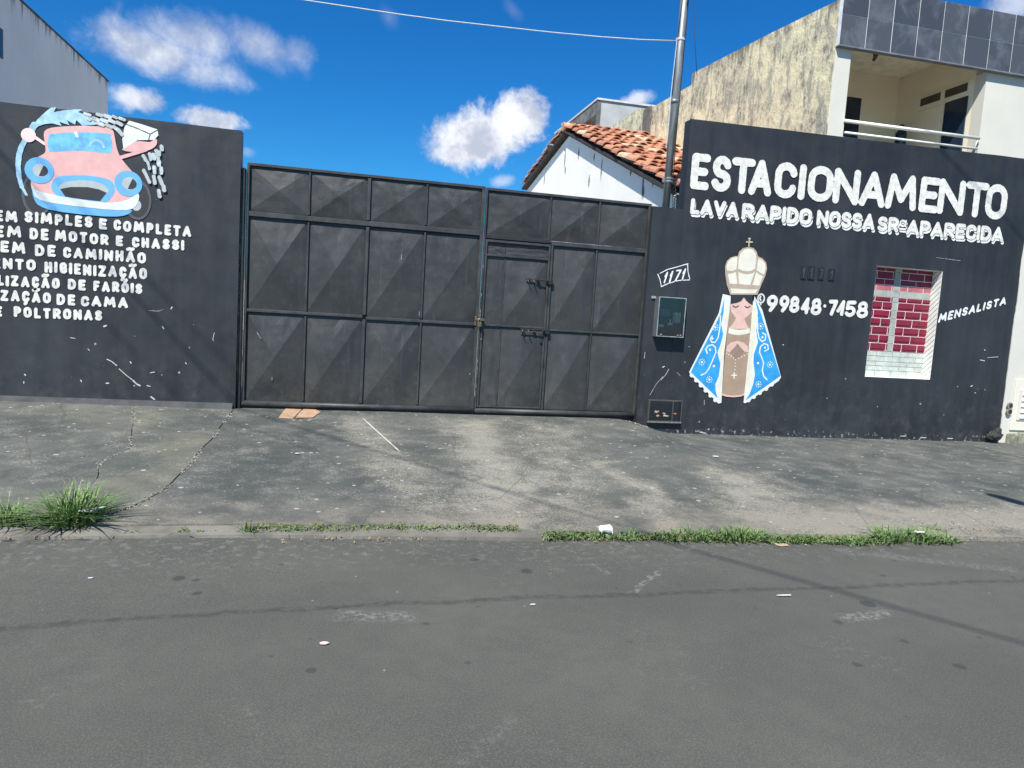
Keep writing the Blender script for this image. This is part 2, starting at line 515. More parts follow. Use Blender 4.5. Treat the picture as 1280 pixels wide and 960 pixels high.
def m_weathered():
    m, t, b, co = new_mat('mouldy_cream_plaster')
    wco = t.node('ShaderNodeNewGeometry').outputs['Position']
    st = t.noise(t.scalev(wco, (2.6, 2.6, .75)), 2.0, 7, .7, .2)
    bl = t.noise(wco, 2.6, 9, .74, .2)
    fine = t.noise(t.scalev(wco, (6, 6, 3.0)), 2.0, 7, .75)
    c = t.mix(t.ramp(bl, .42, .58), (.86, .78, .50), (.64, .58, .40))
    c = t.mix(t.math('MULTIPLY', t.ramp(st, .51, .60), .75), c, (.33, .325, .27))
    c = t.mix(t.math('MULTIPLY', t.ramp(t.math('ADD', t.math('MULTIPLY', bl, .5), t.math('MULTIPLY', fine, .5)), .52, .60), .8), c, (.17, .165, .14))
    c = t.mix(t.math('MULTIPLY', t.ramp(t.noise(wco, .8, 5, .65), .54, .66), .5), c, (.34, .32, .27))
    sep = t.xyz(wco)
    top = t.math('ADD', sep[2], t.math('MULTIPLY', t.math('SUBTRACT', t.noise(t.scalev(wco, (8, 8, .4)), 1.0, 4), .5), 1.4))
    # soot-black mould under the coping
    t_ = t.ramp(t.math('SUBTRACT', top, t.math('MULTIPLY', sep[1], .05)), 6.0, 6.35)
    c = t.mix(t.math('MULTIPLY', t_, .75), c, (.085, .085, .08))
    t.put(b.inputs['Base Color'], c)
    b.inputs['Roughness'].default_value = .92
    bump(t, b, t.math('ADD', bl, t.math('MULTIPLY', fine, .6)), .9, .04)
    return m
M_weather = m_weathered()

def m_asphalt():
    m, t, b, co = new_mat('worn_asphalt')
    sep = t.xyz(co)
    n = t.noise(co, .7, 6, .6); g = t.noise(co, 130, 4, .75); mid = t.noise(co, 7, 6, .65)
    c = t.mix(t.ramp(n, .3, .7), (.063, .065, .055), (.092, .093, .079))
    c = t.mix(t.ramp(mid, .35, .7, 0, .5), c, (.062, .063, .056))
    c = t.mix(t.math('MULTIPLY', t.ramp(g, .42, .72), .6), c, (.17, .166, .14))
    c = t.mix(t.math('MULTIPLY', t.ramp(g, .44, .30), .55), c, (.065, .065, .063))
    # dust scuffs
    sc = t.math('MULTIPLY', t.ramp(t.noise(co, 1.7, 4, .6), .56, .68), t.ramp(t.noise(co, 28, 5, .75), .50, .66))
    c = t.mix(t.math('MULTIPLY', sc, .3), c, (.22, .215, .19))
    edge = t.math('MULTIPLY', t.ramp(sep[1], -5.2, -4.4), t.ramp(t.noise(co, 14, 5, .75), .5, .66))
    c = t.mix(t.math('MULTIPLY', edge, .45), c, (.25, .24, .22))
    for p, q, wd, am in [((0.064, -5.523), (0.341, -5.566), .09, .4), ((1.673, -5.339), (1.975, -5.024), .03, .5), ((1.590, -4.873), (1.639, -5.031), .03, .4), ((2.773, -5.783), (3.042, -5.742), .08, .5), ((3.586, -4.738), (4.554, -5.147), .10, .28), ((0.459, -6.762), (0.683, -6.539), .04, .15)]:
        dn = t.math('MULTIPLY', t.ramp(t.line(sep, p, q, t.math('MULTIPLY', t.math('SUBTRACT', t.noise(co, 9, 4), .5), .12)), wd, wd * .2), t.ramp(t.noise(co, 30, 5, .8), .46, .58))
        c = t.mix(t.math('MULTIPLY', dn, am), c, (.30, .30, .27))
    wp = t.vor(co, 9.0); wpk = t.xyz(wp['Color'])[0]
    c = t.mix(t.math('MULTIPLY', t.math('GREATER_THAN', t.math('MULTIPLY', t.math('SUBTRACT', wpk, .80), .35), wp['Distance']), .6), c, (.36, .35, .31))
    # seam between two laying passes
    wob = t.math('MULTIPLY', t.math('SUBTRACT', t.noise(co, 2.2, 5, .65), .5), .16)
    seam = None
    pts = [(-2.058, -5.596), (-1.481, -5.531), (-0.349, -5.430), (0.948, -5.377), (2.379, -5.366), (4.464, -5.350), (6.002, -5.360)]
    for p, q in zip(pts, pts[1:]):
        d = t.line(sep, p, q, wob)
        seam = d if seam is None else t.math('MINIMUM', seam, d)
    sw = t.ramp(seam, .045, .006)
    c = t.mix(t.math('MULTIPLY', sw, t.ramp(t.noise(co, 20, 3), .35, .6, .12, .58)), c, (.036, .037, .032))
    # round oil / gum spots
    v = t.vor(co, 2.6)
    vd = t.math('ADD', v['Distance'], t.math('MULTIPLY', t.math('SUBTRACT', t.noise(co, 18, 3), .5), .10))
    pick = t.xyz(v['Color'])[0]
    rad = t.math('MULTIPLY', t.math('SUBTRACT', pick, .30), .20)
    spot = t.ramp(t.math('SUBTRACT', vd, rad), .025, -.02)
    c = t.mix(t.math('MULTIPLY', spot, .7), c, (.038, .038, .034))
    v2 = t.vor(t.vec('ADD', co, (3.3, 1.7, 0)), 4.6); p2 = t.xyz(v2['Color'])[1]
    d2 = t.math('ADD', v2['Distance'], t.math('MULTIPLY', t.math('SUBTRACT', t.noise(co, 26, 3), .5), .10))
    s2 = t.ramp(t.math('SUBTRACT', d2, t.math('MULTIPLY', t.math('SUBTRACT', p2, .40), .22)), .03, -.02)
    c = t.mix(t.math('MULTIPLY', s2, .6), c, (.038, .038, .034))
    t.put(b.inputs['Base Color'], c)
    b.inputs['Roughness'].default_value = .85
    b.inputs['Specular IOR Level'].default_value = .35
    bump(t, b, t.math('ADD', t.math('MULTIPLY', g, .6), t.math('SUBTRACT', mid, t.math('MULTIPLY', sw, .8))), .4, .005)
    return m
M_asphalt = m_asphalt()

def m_pavement(name='dark_painted_worn_concrete', k=1.0, warm=0.0):
    m, t, b, co = new_mat(name)
    sep = t.xyz(co)
    n = t.noise(co, .9, 6, .6); mid = t.noise(co, 4, 6, .65); fine = t.noise(co, 42, 6, .8); vf = t.noise(co, 110, 3, .7)
    c = t.mix(t.ramp(n, .32, .68), (.056 * k, .063 * k, .059 * k), ((.112 + warm) * k, (.116 + warm * .8) * k, .102 * k))
    c = t.mix(t.math('MULTIPLY', t.ramp(mid, .45, .7), .5), c, (.155, .158, .147))
    # wheel tracks rubbed bare, from the gate down to the street
    tr = None
    wob = t.math('MULTIPLY', t.math('SUBTRACT', t.noise(co, 1.4, 4), .5), .9)
    for p, q, wd, am in [((1.625, -0.607), (1.212, -4.203), .36, 1.0), ((0.247, -0.527), (0.751, -4.192), .25, .6),
                         ((2.486, -0.774), (1.570, -4.211), .35, .6), ((2.639, -2.326), (2.461, -4.330), .16, .9),
                         ((3.829, -2.765), (3.542, -4.327), .5, .9), ((3.614, -4.225), (5.907, -4.212), .55, 1.1)]:
        d = t.math('MULTIPLY', t.ramp(t.line(sep, p, q, wob), wd * 1.6, wd * .1), am)
        tr = d if tr is None else t.math('MAXIMUM', tr, d)
    spk = t.math('ADD', t.math('ADD', t.math('MULTIPLY', fine, .42), t.math('MULTIPLY', vf, .48)), t.math('MULTIPLY', mid, .22))
    wear = t.ramp(t.math('ADD', spk, t.math('MULTIPLY', tr, .09)), .60, .655)
    c = t.mix(t.math('MULTIPLY', tr, .34), c, (.215, .195, .150))
    c = t.mix(t.math('MULTIPLY', wear, .75), c, (.34, .325, .26))
    # kerbside dust
    kd = t.math('MULTIPLY', t.ramp(sep[1], -3.2, -4.3), t.ramp(mid, .3, .65))
    c = t.mix(t.math('MULTIPLY', kd, .6), c, (.235, .205, .158))
    # white paint spatters
    v = t.vor(co, 13.0)
    pick = t.xyz(v['Color'])[1]
    vd = t.math('ADD', v['Distance'], t.math('MULTIPLY', t.math('SUBTRACT', t.noise(co, 40, 3), .5), .12))
    rad = t.math('MULTIPLY', t.math('SUBTRACT', t.math('POWER', pick, 4.0), .30), .40)
    sp = t.math('GREATER_THAN', rad, vd)
    c = t.mix(t.math('MULTIPLY', sp, .7), c, (.46, .46, .42))
    # dark patches / stains
    c = t.mix(t.math('MULTIPLY', t.ramp(t.noise(co, 1.9, 5, .65), .58, .68), .45), c, (.055, .062, .064))
    c = t.mix(t.math('MULTIPLY', t.ramp(vf, .5, .3), .35), c, (.05, .052, .05))
    # hairline cracks
    ce = t.vor(t.vec('ADD', co, t.scalev(t.node('ShaderNodeTexNoise').outputs['Color'], (.12, .12, .12))), .55, 'DISTANCE_TO_EDGE')
    c = t.mix(t.math('MULTIPLY', t.ramp(ce['Distance'], .006, .001), .35), c, (.05, .05, .045))
    t.put(b.inputs['Base Color'], c)
    b.inputs['Roughness'].default_value = .82
    b.inputs['Specular IOR Level'].default_value = .4
    bump(t, b, t.math('ADD', t.math('MULTIPLY', mid, .9), t.math('ADD', t.math('MULTIPLY', fine, .35), t.math('MULTIPLY', vf, .12))), .5, .012)
    return m
M_pave = m_pavement()
M_pave2 = m_pavement('lighter_worn_concrete', 1.2, .03)
M_pave3 = m_pavement('grey_worn_concrete', 1.1, .008)
M_kerb = simple('pale_cement', (.165, .157, .133), .85, var=.28, scale=3.5, bumpv=.4)
M_plinth = simple('dusty_grey_cement', (.048, .051, .053), .8, var=.35, scale=4, bumpv=.3)
M_soil = simple('dry_soil', (.15, .135, .105), .95, var=.4, scale=9, bumpv=.6)
M_yard = simple('yard_concrete', (.36, .35, .32), .9, var=.2, scale=2, bumpv=.3)
M_farland = simple('distant_ground', (.20, .18, .14), .95, var=.25, scale=.1)
M_tint = lambda name, c, r=.6: simple(name, c, r, var=.08, scale=7)
M_letter = simple('white_lettering_paint', (.66, .66, .605), .6, var=.17, scale=16, bumpv=.25, bscale=60)
M_lettershadow = simple('thin_white_outline_paint', (.70, .73, .71), .6, var=.15, scale=14)
M_chalk = simple('white_brush_paint', (.74, .76, .75), .6, var=.12, scale=12)
M_mixgrey = simple('foam_grey_paint', (.46, .52, .54), .6, var=.3, scale=25)
M_pink = M_tint('pink_paint', (.70, .40, .38))
M_palepink = M_tint('pale_pink_paint', (.78, .60, .57))
M_blue = M_tint('sky_blue_paint', (.13, .40, .74))
M_glassblue = simple('windscreen_blue_paint', (.14, .45, .78), .55, var=.25, scale=9)
M_palebl = simple('pale_blue_paint', (.34, .56, .72), .6, var=.25, scale=10)
M_mint = M_tint('mint_white_paint', (.68, .76, .71))
M_bumper = M_tint('bumper_white_paint', (.66, .73, .70))
M_tyre = M_tint('charcoal_grey_paint', (.075, .08, .085))
M_lightgrey = M_tint('light_grey_paint', (.42, .46, .46))
M_jet = M_tint('dark_paint', (.026, .028, .033))
M_tan = M_tint('tan_outline_paint', (.42, .34, .26))
M_cream = M_tint('cream_paint', (.68, .66, .55))
M_brown = M_tint('brown_robe_paint', (.35, .25, .175))
M_brown2 = M_tint('deep_brown_paint', (.27, .19, .145))
M_skin = M_tint('skin_pink_paint', (.66, .44, .38))
M_cloak = simple('cloak_blue_paint', (.03, .29, .62), .55, var=.18, scale=5)
M_cloakwhite = M_tint('cloak_trim_paint', (.66, .71, .71))
M_cross = M_tint('dull_gold_paint', (.46, .40, .30))

# ================================================================== GROUND
def zf(x):       # height of the pavement along the building line
    if x < 3.6: return .215 + max(0, -x - 1.2) * .012
    if x < 4.5:
        u = (x - 3.6) / .9; u = u * u * (3 - 2 * u)
        return .215 * (1 - u) + .04 * u
    return max(-.02, .04 - (x - 4.5) * .004)
def yk(x):       # line where the asphalt meets the pavement
    return -4.27 if x < -.6 else -4.27 - .068 * (x + .6)
def pave_z(x, y):
    k = yk(x) + .17
    t_ = max(0.0, min(1.0, (y - k) / (0 - k)))
    zb = zf(x)
    if t_ < .98 and x > 3.3 and x < 5.2:     # the dip by the pillar fades towards the street
        zb = zb
    e = .045
    return e + (zb - e) * (t_ ** 1.15) + .012 * mnoise.noise(Vector((x * .7, y * .7, 3.1))) + .003 * mnoise.noise(Vector((x * 4, y * 4, 1.1)))

def grid_sheet(xl, xr, y0f, y1, nx, ny, zfun, skirt=0.06):
    bm = B(); V = []
    for j in range(ny + 1):
        row = []
        v = j / ny
        for i in range(nx + 1):
            u = i / nx
            ymid = None
            # iterate since the near edge depends on x
            y = -2.0
            for _ in range(3):
                x = xl(y) + (xr(y) - xl(y)) * u
                ya = y0f(x); y = ya + (y1 - ya) * v
            row.append(bm.verts.new((x, y, zfun(x, y))))
        V.append(row)
    for j in range(ny):
        for i in range(nx):
            bm.faces.new((V[j][i], V[j][i + 1], V[j + 1][i + 1], V[j + 1][i]))
    def sk(line, flip):
        low = [bm.verts.new(v.co - Vector((0, 0, skirt))) for v in line]
        line = [bm.verts.new(v.co) for v in line]
        for a in range(len(line) - 1):
            q = (line[a], low[a], low[a + 1], line[a + 1])
            bm.faces.new(q if not flip else q[::-1])
    sk(V[0], False); sk([r[0] for r in V], True); sk([r[-1] for r in V], False)
    return bm

bm = B()
vs = [bm.verts.new(p) for p in ((-400, -300, -.12), (400, -300, -.12), (400, 600, -.12), (-400, 600, -.12))]; bm.faces.new(vs)
struct(obj('ground', bm, M_farland))
# the street: crossfall is slight, a fine grid keeps the surface from being a perfect plane
def road_z(x, y): return .006 * mnoise.noise(Vector((x * .35, y * .5, 0))) - .02 * max(0, min(1, (-4.2 - y) / 1.0)) * 0
bm = B(); V = []
xs_ = [-60, -30, -16] + [-12 + .5 * i for i in range(61)] + [22, 34, 60]; ys_ = [-12.6 + .35 * i for i in range(25)]
for y in ys_:
    V.append([bm.verts.new((x, y, road_z(x, y))) for x in xs_])
for j in range(len(ys_) - 1):
    for i in range(len(xs_) - 1): bm.faces.new((V[j][i], V[j][i + 1], V[j + 1][i + 1], V[j + 1][i]))
struct(obj('road', bm, M_asphalt, smooth=True))
bm = B(); box(bm, -60, 60, -15.5, -12.6, -.1, .12); struct(obj('far_side_pavement', bm, M_kerb))

def pw(pts):     # piecewise linear x(y)
    pts = sorted((y, x) for x, y in pts)
    def f(y):
        if y <= pts[0][0]: return pts[0][1]
        for (a, xa), (b, xb) in zip(pts, pts[1:]):
            if y <= b: return xa + (xb - xa) * (y - a) / (b - a)
        return pts[-1][1]
    return f
cutA = pw([(-1.272, -0.055), (-1.256, -1.695), (-1.275, -2.677), (-1.297, -3.320), (-1.399, -3.710), (-1.524, -3.975), (-1.576, -4.224)])
cutB = pw([(-2.325, -0.210), (-1.862, -2.048), (-1.962, -2.509), (-1.842, -3.041), (-1.857, -3.390), (-1.813, -3.934), (-1.780, -4.218)])
wobn = lambda y, s: .012 * mnoise.noise(Vector((y * 6, s, 0))) + .02 * mnoise.noise(Vector((y * 1.7, s, 5)))
pavement = empty('pavement', (0, 0, 0)); struct(pavement)
slab_front = lambda x: yk(x) + (.17 if x < 1.38 else .10) + .015 * mnoise.noise(Vector((x * 2, 0, 0)))
obj('slab', grid_sheet(lambda y: -16.0, lambda y: cutB(y) - .004 + wobn(y, 1), slab_front, .35, 34, 30, pave_z), M_pave3, pavement, True)
obj('slab', grid_sheet(lambda y: cutB(y) + .004 + wobn(y, 1), lambda y: cutA(y) - .004 + wobn(y, 3), slab_front, .35, 14, 40, lambda x, y: pave_z(x, y) + .002), M_pave2, pavement, True)
obj('slab', grid_sheet(lambda y: cutA(y) + .004 + wobn(y, 3), lambda y: 9.0, slab_front, .35, 60, 40, lambda x, y: pave_z(x, y) - .003), M_pave, pavement, True)
obj('slab', grid_sheet(lambda y: 9.012, lambda y: 30.0, slab_front, .35, 40, 20, pave_z), M_pave, pavement, True)
# soil under the joints and along the edge
o = obj('bedding_soil', grid_sheet(lambda y: -16.0, lambda y: 30.0, lambda x: yk(x) + .02, .35, 90, 14, lambda x, y: pave_z(x, y) - .022 - .03 * (1 if y < yk(x) + .1 else 0), .04), M_soil, pavement, True)
# kerb strip of pale cement at the left half
bm = B(); n = 60; V = []
for i in range(n + 1):
    x = -14 + (1.42 + 14) * i / n
    w_ = .165 if i < n else .12
    e = .006 * mnoise.noise(Vector((x * 3, 9, 0)))
    V.append([bm.verts.new((x, yk(x) + e, -.02)), bm.verts.new((x, yk(x) + .004 + e, .022)), bm.verts.new((x, yk(x) + w_, .034)), bm.verts.new((x, yk(x) + w_, -.02))])
for a, b_ in zip(V, V[1:]):
    for k in range(3): bm.faces.new((a[k], b_[k], b_[k + 1], a[k + 1]))
bm.faces.new(V[-1][::-1] if False else V[-1])
struct(obj('kerb_strip', bm, M_kerb))
bm = B()
vs = [bm.verts.new(p) for p in ((-16, .3, .205), (10, .3, .205), (10, 40, .205), (-16, 40, .205))]; bm.faces.new(vs)
struct(obj('yard_floor', bm, M_yard))
# long scratch in the ramp paint
bm = B(); a = Vector((*(0.232, -0.347), 0)); b_ = Vector((*(0.563, -2.032), 0))
n = 14; V = []
for i in range(n + 1):
    p = a.lerp(b_, i / n); nrm = Vector(((b_ - a).y, -(b_ - a).x, 0)).normalized()
    w_ = .009 * (1 + .8 * mnoise.noise(Vector((i * 1.3, 0, 0)))) * (1 if 0 < i < n else .1)
    V.append([bm.verts.new((q.x, q.y, pave_z(q.x, q.y) + .002)) for q in (p - nrm * w_, p + nrm * w_)])
for u, v in zip(V, V[1:]): bm.faces.new((u[0], v[0], v[1], u[1]))
obj('paint_scratch', bm, simple('scratched_white', (.5, .5, .46), .8), pavement)

# ================================================================== BLACK WALL, LEFT
wl = empty('painted_wall', (-4.6, 0, 0))
tag(wl, 'black wall left of the steel gate, painted with a pink cartoon car and white service list', 'wall')
def kid(o, root):
    """parent keeping world coordinates"""
    o.parent = root; o.matrix_parent_inverse = Matrix.Translation(-root.location); return o
bm = B()
# masonry: a subdivided face that is not perfectly flat
def wall_mesh(x0, x1, z0, ztop, y0, y1, nx, nz, amp=.004, hole=None, xr_fun=None):
    bm = B(); F = []
    xs = [x0 + (x1 - x0) * i / nx for i in range(nx + 1)]; zs = [i / nz for i in range(nz + 1)]
    if hole:
        hx0, hx1, hz0, hz1 = hole
        zs = None
        xs = sorted(set([round(x, 4) for x in xs if abs(x - hx0) > .06 and abs(x - hx1) > .06] + [hx0, hx1]))
    Zf = []
    zabs = [z0 + (ztop(x0) - z0) * i / nz for i in range(nz + 1)]
    if hole: zabs = sorted(set([round(z, 4) for z in zabs if abs(z - hz0) > .06 and abs(z - hz1) > .06] + [hz0, hz1]))
    last = len(zabs) - 1
    for j, z in enumerate(zabs):
        row = []
        for x in xs:
            zz = z if j < last else ztop(x)
            nearh = hole and (hx0 - .12 < x < hx1 + .12) and (hz0 - .12 < z < hz1 + .12)
            d = 0 if nearh else amp * mnoise.noise(Vector((x * .9, z * .9, y0 + 2)))
            row.append(bm.verts.new((x, y0 + d, zz)))
        F.append(row)
    for j in range(last):
        for i in range(len(xs) - 1):
            if hole and hx0 - .001 <= xs[i] < hx1 - .001 and hz0 - .001 <= zabs[j] < hz1 - .001: continue
            bm.faces.new((F[j][i], F[j][i + 1], F[j + 1][i + 1], F[j + 1][i]))
    # back, top and ends
    Bk = [[bm.verts.new((v.co.x, y1, v.co.z)) for v in (F[0][0], F[0][-1], F[-1][-1], F[-1][0])]]
    bk = Bk[0]; bm.faces.new((bk[1], bk[0], bk[3], bk[2])) if not hole else None
    topb = [bm.verts.new((v.co.x, y1, v.co.z)) for v in F[-1]]
    for i in range(len(topb) - 1): bm.faces.new((F[-1][i], F[-1][i + 1], topb[i + 1], topb[i]))
    for col, fl in ((0, False), (-1, True)):
        line = [r[col] for r in F]; back = [bm.verts.new((v.co.x, y1, v.co.z)) for v in line]
        for i in range(len(line) - 1):
            q = (line[i], line[i + 1], back[i + 1], back[i]); bm.faces.new(q if not fl else q[::-1])
    return bm
ztL = lambda x: 3.468 - .009 * (x + 1.25) + .004 * mnoise.noise(Vector((x * 3, 0, 0)))
kid(obj('masonry', wall_mesh(-9.0, -1.262, -.05, ztL, 0, .16, 40, 16), M_wallL), wl)
bm = B()   # plinth with sloping top
pts = [(-.075, -.02), (-.075, .235), (-.004, .300), (-.004, -.02)]
A_ = [bm.verts.new((-9, y, z + .015)) for y, z in pts]; C_ = [bm.verts.new((-1.29, y, z - .02)) for y, z in pts]
for k in range(3): bm.faces.new((A_[k], A_[k + 1], C_[k + 1], C_[k]))
bm.faces.new(C_[::-1])
bmesh.ops.recalc_face_normals(bm, faces=bm.faces[:])
kid(obj('plinth', bm, M_plinth), wl)

YL = -.0072
def word(root, w, x0, x1, r, mat=M_letter, cell=.006, y=YL, name='painted_word', **kw):
    # x0/x1: baseline ends; each is ((x,z) base, (x,z) top)
    (bl, tl), (br, tr) = x0, x1
    pl, pr = bl, br
    sts = strokes(w, pl, pr, tl[1] - bl[1], tr[1] - br[1], r, **kw)
    o = paint_strokes(name, sts, r, mat, y, cell, root)
    return o
LW = [
    ('EM', (-3.778, 2.219), (-3.777, 2.340), (-3.568, 2.220), (-3.568, 2.342)), ('SIMPLES', (-3.498, 2.226), (-3.497, 2.348), (-2.818, 2.223), (-2.819, 2.347)),
    ('E', (-2.753, 2.220), (-2.753, 2.340), (-2.671, 2.218), (-2.671, 2.338)), ('COMPLETA', (-2.605, 2.215), (-2.606, 2.335), (-1.786, 2.206), (-1.788, 2.330)),
    ('EM', (-3.787, 2.045), (-3.786, 2.175), (-3.530, 2.054), (-3.530, 2.180)), ('DE', (-3.448, 2.047), (-3.447, 2.174), (-3.261, 2.049), (-3.261, 2.177)),
    ('MOTOR', (-3.197, 2.050), (-3.197, 2.173), (-2.653, 2.045), (-2.654, 2.166)), ('E', (-2.579, 2.047), (-2.580, 2.163), (-2.504, 2.044), (-2.505, 2.165)),
    ('CHASSI', (-2.413, 2.042), (-2.414, 2.159), (-1.861, 2.045), (-1.863, 2.163)),
    ('EM', (-3.734, 1.880), (-3.733, 2.006), (-3.492, 1.881), (-3.491, 2.009)), ('DE', (-3.397, 1.871), (-3.396, 1.999), (-3.190, 1.869), (-3.190, 1.998)),
    ('CAMINHÃO', (-3.117, 1.870), (-3.117, 1.990), (-2.264, 1.868), (-2.265, 1.995)),
    ('ENTO', (-3.814, 1.695), (-3.813, 1.817), (-3.390, 1.704), (-3.389, 1.828)), ('HIGIENIZAÇÃO', (-3.302, 1.693), (-3.302, 1.817), (-2.250, 1.686), (-2.251, 1.814)),
    ('LIZAÇÃO', (-3.769, 1.514), (-3.768, 1.633), (-3.150, 1.520), (-3.150, 1.641)), ('DE', (-3.069, 1.521), (-3.069, 1.642), (-2.886, 1.520), (-2.886, 1.642)),
    ('FARÓIS', (-2.808, 1.521), (-2.808, 1.638), (-2.299, 1.518), (-2.300, 1.637)),
    ('ZAÇÃO', (-3.739, 1.349), (-3.738, 1.472), (-3.239, 1.349), (-3.239, 1.470)), ('DE', (-3.182, 1.344), (-3.182, 1.469), (-2.992, 1.342), (-2.992, 1.464)),
    ('CAMA', (-2.938, 1.341), (-2.939, 1.458), (-2.449, 1.343), (-2.450, 1.467)),
    ('E', (-3.803, 1.177), (-3.802, 1.292), (-3.724, 1.177), (-3.723, 1.292)), ('POLTRONAS', (-3.610, 1.175), (-3.609, 1.295), (-2.715, 1.186), (-2.716, 1.304)),
]
for w, bl, tl, br, tr in LW:
    kid(word(None, w, (bl, tl), (br, tr), .0168, cell=.0050, gap=.24, jitter=.03), wl)

# ---- painted car (a mural: part of the wall, its colour fields are sub-parts)
def mural_piece(name, pts, y, mat, root, n=3, label=None):
    bm = B(); poly_sheet(bm, smooth_pts(pts, n) if n > 1 else pts, y)
    o = obj(name, bm, mat); kid2(o, root)
    if label: o['label'] = label
    return o
def kid2(o, root):      # root is itself a child placed at identity
    o.parent = root; o.matrix_parent_inverse = Matrix.Identity(4); return o
def brush(name, paths, r, y, mat, root, cell=.006):
    o = paint_strokes(name, paths, r if not isinstance(r, (list, tuple)) else max(r), mat, y, cell, None)
    kid2(o, root); return o
YC = -.006
bm = B()
poly_sheet(bm, smooth_pts([(-3.305, 3.195), (-3.278, 3.248), (-3.185, 3.285), (-2.962, 3.324), (-2.699, 3.345), (-2.623, 3.323), (-2.599, 3.254), (-2.579, 3.144), (-2.544, 3.045), (-2.482, 2.959), (-2.392, 2.854), (-2.344, 2.744), (-2.357, 2.635), (-2.444, 2.568), (-2.618, 2.521), (-3.186, 2.535), (-3.390, 2.591), (-3.434, 2.678), (-3.430, 2.820), (-3.407, 2.903), (-3.352, 2.953), (-3.291, 3.005), (-3.296, 3.105)]), YC - .0024)
car = kid(obj('painted_car', bm, M_pink), wl)
car['label'] = 'pink cartoon car painted high on the black wall'
def ring(cx, cy, rx, ry, w, k='C'): pass
def ell(pts_c, rx, rz, n=22, a0=0, a1=360):
    return [(pts_c[0] + rx * math.cos(R(a0 + (a1 - a0) * i / n)), pts_c[1] + rz * math.sin(R(a0 + (a1 - a0) * i / n))) for i in range(n + (0 if a1 - a0 == 360 else 1))]
wlc = [(-3.372, 2.542)][0]; wrc = [(-2.357, 2.576)][0]
mural_piece('wheel', ell(wlc, .155, .235), YC - .0002, M_tyre, car, 1)
mural_piece('wheel', ell(wrc, .145, .225), YC - .0002, M_tyre, car, 1)
mural_piece('wheel_centre', ell(wlc, .130, .205), YC - .0006, M_jet, car, 1)
mural_piece('wheel_centre', ell(wrc, .120, .195), YC - .0006, M_jet, car, 1)
bm = B()
hose = [(-3.479, 2.528), (-3.522, 2.609), (-3.549, 2.717), (-3.559, 2.836), (-3.549, 2.948), (-3.520, 3.047), (-3.476, 3.136), (-3.433, 3.210), (-3.397, 3.284)]
f = Field(min(p[0] for p in hose) - .1, max(p[0] for p in hose) + .1, min(p[1] for p in hose) - .1, max(p[1] for p in hose) + .1, .007)
f.path(hose, [.010, .018, .024, .026, .027, .027, .026, .03, .034]); f.sheet(bm, YC - .001)
kid2(obj('hose', bm, M_palebl), car)
mural_piece('water_spray', [(-3.433, 3.224), (-3.369, 3.343), (-3.290, 3.432), (-3.237, 3.484), (-3.182, 3.499), (-3.207, 3.442), (-3.093, 3.476), (-2.996, 3.497), (-2.922, 3.508), (-2.966, 3.471), (-2.903, 3.454), (-2.846, 3.429), (-2.784, 3.408), (-2.699, 3.381), (-2.812, 3.352), (-2.921, 3.329), (-2.985, 3.384), (-2.996, 3.331), (-3.078, 3.371), (-3.052, 3.320), (-3.152, 3.345), (-3.130, 3.305), (-3.222, 3.320), (-3.300, 3.303), (-3.360, 3.272), (-3.410, 3.213)], YC - .0016, M_palebl, car, 1)
mural_piece('hand', ell([(-3.455, 3.168)][0], .073, .075), YC - .0030, M_palepink, car, 1)
brush('arm', [[(-3.406, 3.163), (-3.296, 3.091)]], .016, YC - .0020, M_palepink, car)
mural_piece('windscreen', [(-3.252, 3.189), (-3.204, 3.212), (-2.944, 3.258), (-2.670, 3.273), (-2.634, 3.250), (-2.622, 3.170), (-2.629, 3.079), (-2.678, 3.059), (-2.943, 3.061), (-3.214, 3.016), (-3.256, 3.027), (-3.265, 3.109)], YC - .0034, M_glassblue, car, 2)
brush('steering_wheel', [ell([(-2.779, 3.116)][0], .072, .072, 10, 5, 175)], .012, YC - .0040, M_palebl, car)
brush('windscreen_gleam', [[(-2.990, 3.246), (-2.977, 3.212)]], .016, YC - .0042, M_bumper, car)
mural_piece('grille_surround', [(-3.233, 2.637), (-3.214, 2.710), (-3.149, 2.759), (-2.999, 2.785), (-2.867, 2.796), (-2.696, 2.784), (-2.612, 2.743), (-2.592, 2.658), (-2.626, 2.582), (-2.695, 2.520), (-2.961, 2.520), (-3.149, 2.543), (-3.214, 2.582)], YC - .0034, M_blue, car, 3)
mural_piece('grille_lip', [(-3.156, 2.644), (-3.102, 2.697), (-2.999, 2.725), (-2.886, 2.739), (-2.734, 2.723), (-2.661, 2.662), (-2.680, 2.619), (-2.810, 2.658), (-2.943, 2.661), (-3.130, 2.622)], YC - .0040, M_lightgrey, car, 2)
mural_piece('grille_opening', [(-3.145, 2.621), (-3.037, 2.654), (-2.867, 2.669), (-2.753, 2.655), (-2.676, 2.625), (-2.743, 2.526), (-2.923, 2.531), (-3.093, 2.544)], YC - .0046, M_jet, car, 1)
mural_piece('bumper_underside', [(-3.423, 2.578), (-3.372, 2.501), (-3.130, 2.463), (-2.694, 2.451), (-2.443, 2.464), (-2.424, 2.434), (-2.501, 2.387), (-2.694, 2.362), (-3.130, 2.372), (-3.326, 2.408), (-3.394, 2.469)], YC - .0028, M_blue, car, 2)
mural_piece('bumper', [(-3.434, 2.662), (-3.390, 2.593), (-3.279, 2.563), (-3.130, 2.541), (-2.848, 2.520), (-2.618, 2.521), (-2.444, 2.576), (-2.351, 2.652), (-2.345, 2.577), (-2.381, 2.499), (-2.463, 2.454), (-2.694, 2.441), (-3.130, 2.455), (-3.344, 2.484), (-3.412, 2.555)], YC - .0052, M_bumper, car, 2)
mural_piece('bumper_end', ell([(-2.370, 2.516)][0], .052, .062), YC - .0030, M_lightgrey, car, 1)
